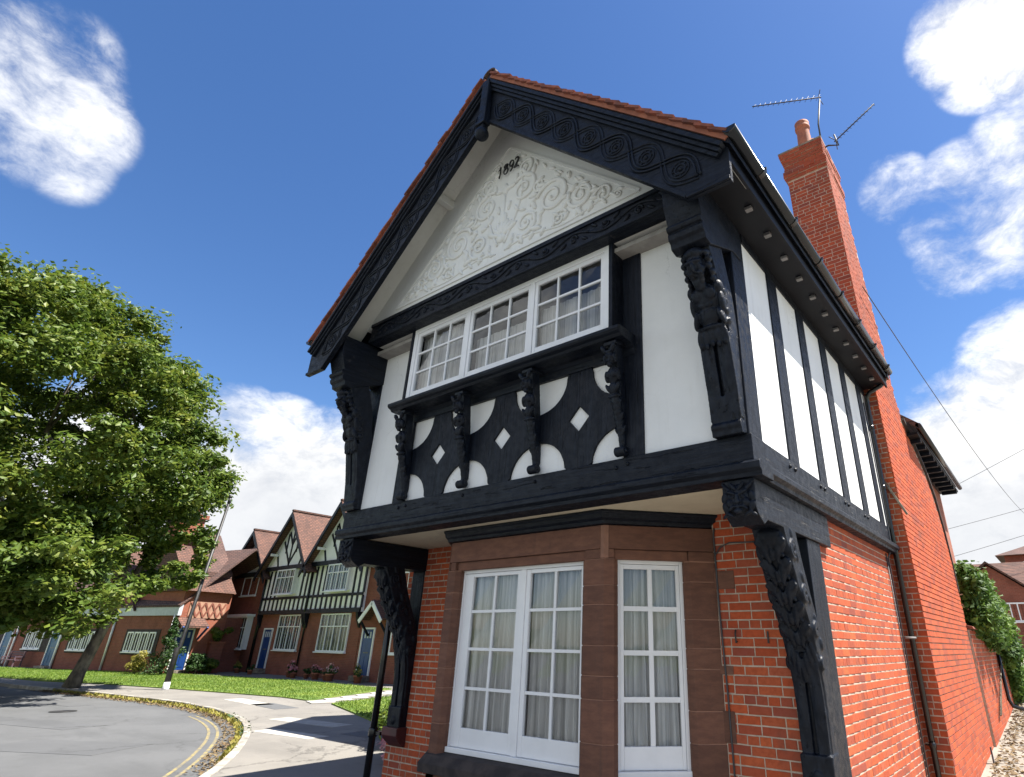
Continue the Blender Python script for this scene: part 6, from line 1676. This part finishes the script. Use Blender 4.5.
# houses beyond the lane
fh = thing('far_brick_house', 'distant red brick house with gable and white windows beyond the ivy', 'house', (0, 41, 1.0))
FB = FY(40)
MB().prism([(-5.2, 0.9), (2.2, 0.9), (2.2, 3.1), (-1.6, 6.25), (-5.2, 3.4)], FB, -3, 0).build('gable_wall', M['far_brick'], fh)
for a, b in (((-1.6, 6.35), (2.6, 2.85)), ((-1.6, 6.35), (-5.6, 3.15))):
    vs = [(a[0], 39.6, a[1]), (b[0], 39.6, b[1]), (b[0], 46, b[1]), (a[0], 46, a[1])]; vs += [(p_, q_, r_+0.12) for p_, q_, r_ in vs]; MB().add(vs, MB.BOX).build('gable_roof', M['far_tile'], fh)
MB().box(-14, 12, 41.5, 50, 0.9, 4.2).build('main_wall', M['far_brick'], fh)
MB().add([(-14, 41.2, 4.1), (12, 41.2, 4.1), (0.4, 46, 6.85), (-14, 46, 6.85), (-14, 41.2, 4.25), (12, 41.2, 4.25), (0.4, 46, 7.0), (-14, 46, 7.0)], MB.BOX).build('main_roof', M['far_tile'], fh)
simple_window(fh, FB, -1.35, 0.25, 3.05, 4.1, 4, None, frame=0.08, bar=0.06)
simple_window(fh, FB, -0.1, 0.95, 1.85, 2.4, 2, None, frame=0.08, bar=0.06)
MB().tube([(0.62, 39.9, 5.0), (0.62, 39.9, 0.95)], 0.06, 8).build('downpipe', M['gutter'], fh)
MB().box(0.5, 2.6, 39.0, 40, 3.2, 3.45).build('porch_canopy', M['soffit_white'], fh); MB().box(1.1, 2.1, 39.92, 40, 1.0, 3.0).build('door', M['door_blue'], fh)
f2 = thing('far_tall_house', 'taller distant brick house with hipped roof at the right edge', 'house', (6, 56, 1.0))
MB().box(-1.4, 14, 56, 64, 1.0, 8.7).build('brick_wall', M['far_brick'], f2)
MB().add([(-2.0, 55.4, 8.6), (14.5, 55.4, 8.6), (14.5, 64.6, 8.6), (-2, 64.6, 8.6), (0.2, 57.6, 9.5), (12, 57.6, 9.5), (12, 62, 9.5), (0.2, 62, 9.5)], MB.BOX).build('roof', M['far_tile_brown'], f2)
for u in (-0.2, 2.2, 4.6):
    for z in (3.2, 6.6): simple_window(f2, FY(56), u, u+1.2, z, z+1.5, 2, None, frame=0.1, bar=0.07)
# overhead wires
for lab, a, b, sag in (('thin black cable running from chimney down to the right', (0.16, 5.72, 7.6), (1.15, 36.0, 8.4), 0.5),
                       ('overhead wire sloping up to the right above ivy, highest', (-9, 40, 8.6), (14, 48, 20.6), 0.3),
                       ('overhead wire crossing pale cloud, middle one', (-9, 40, 7.6), (14, 52, 14.6), 0.3),
                       ('overhead wire crossing pale cloud, lowest one', (-9, 40, 5.6), (14, 52, 13.4), 0.3)):
    a, b = Vector(a), Vector(b)
    pts_ = [a.lerp(b, t)-Vector((0, 0, sag*4*t*(1-t))) for t in np.linspace(0, 1, 24)]
    MB().tube(pts_, 0.009 if a.y < 10 else 0.014, 6).build('overhead_wire', M['wire'], None, org=a, label=lab, cat='wire', group='overhead wires')
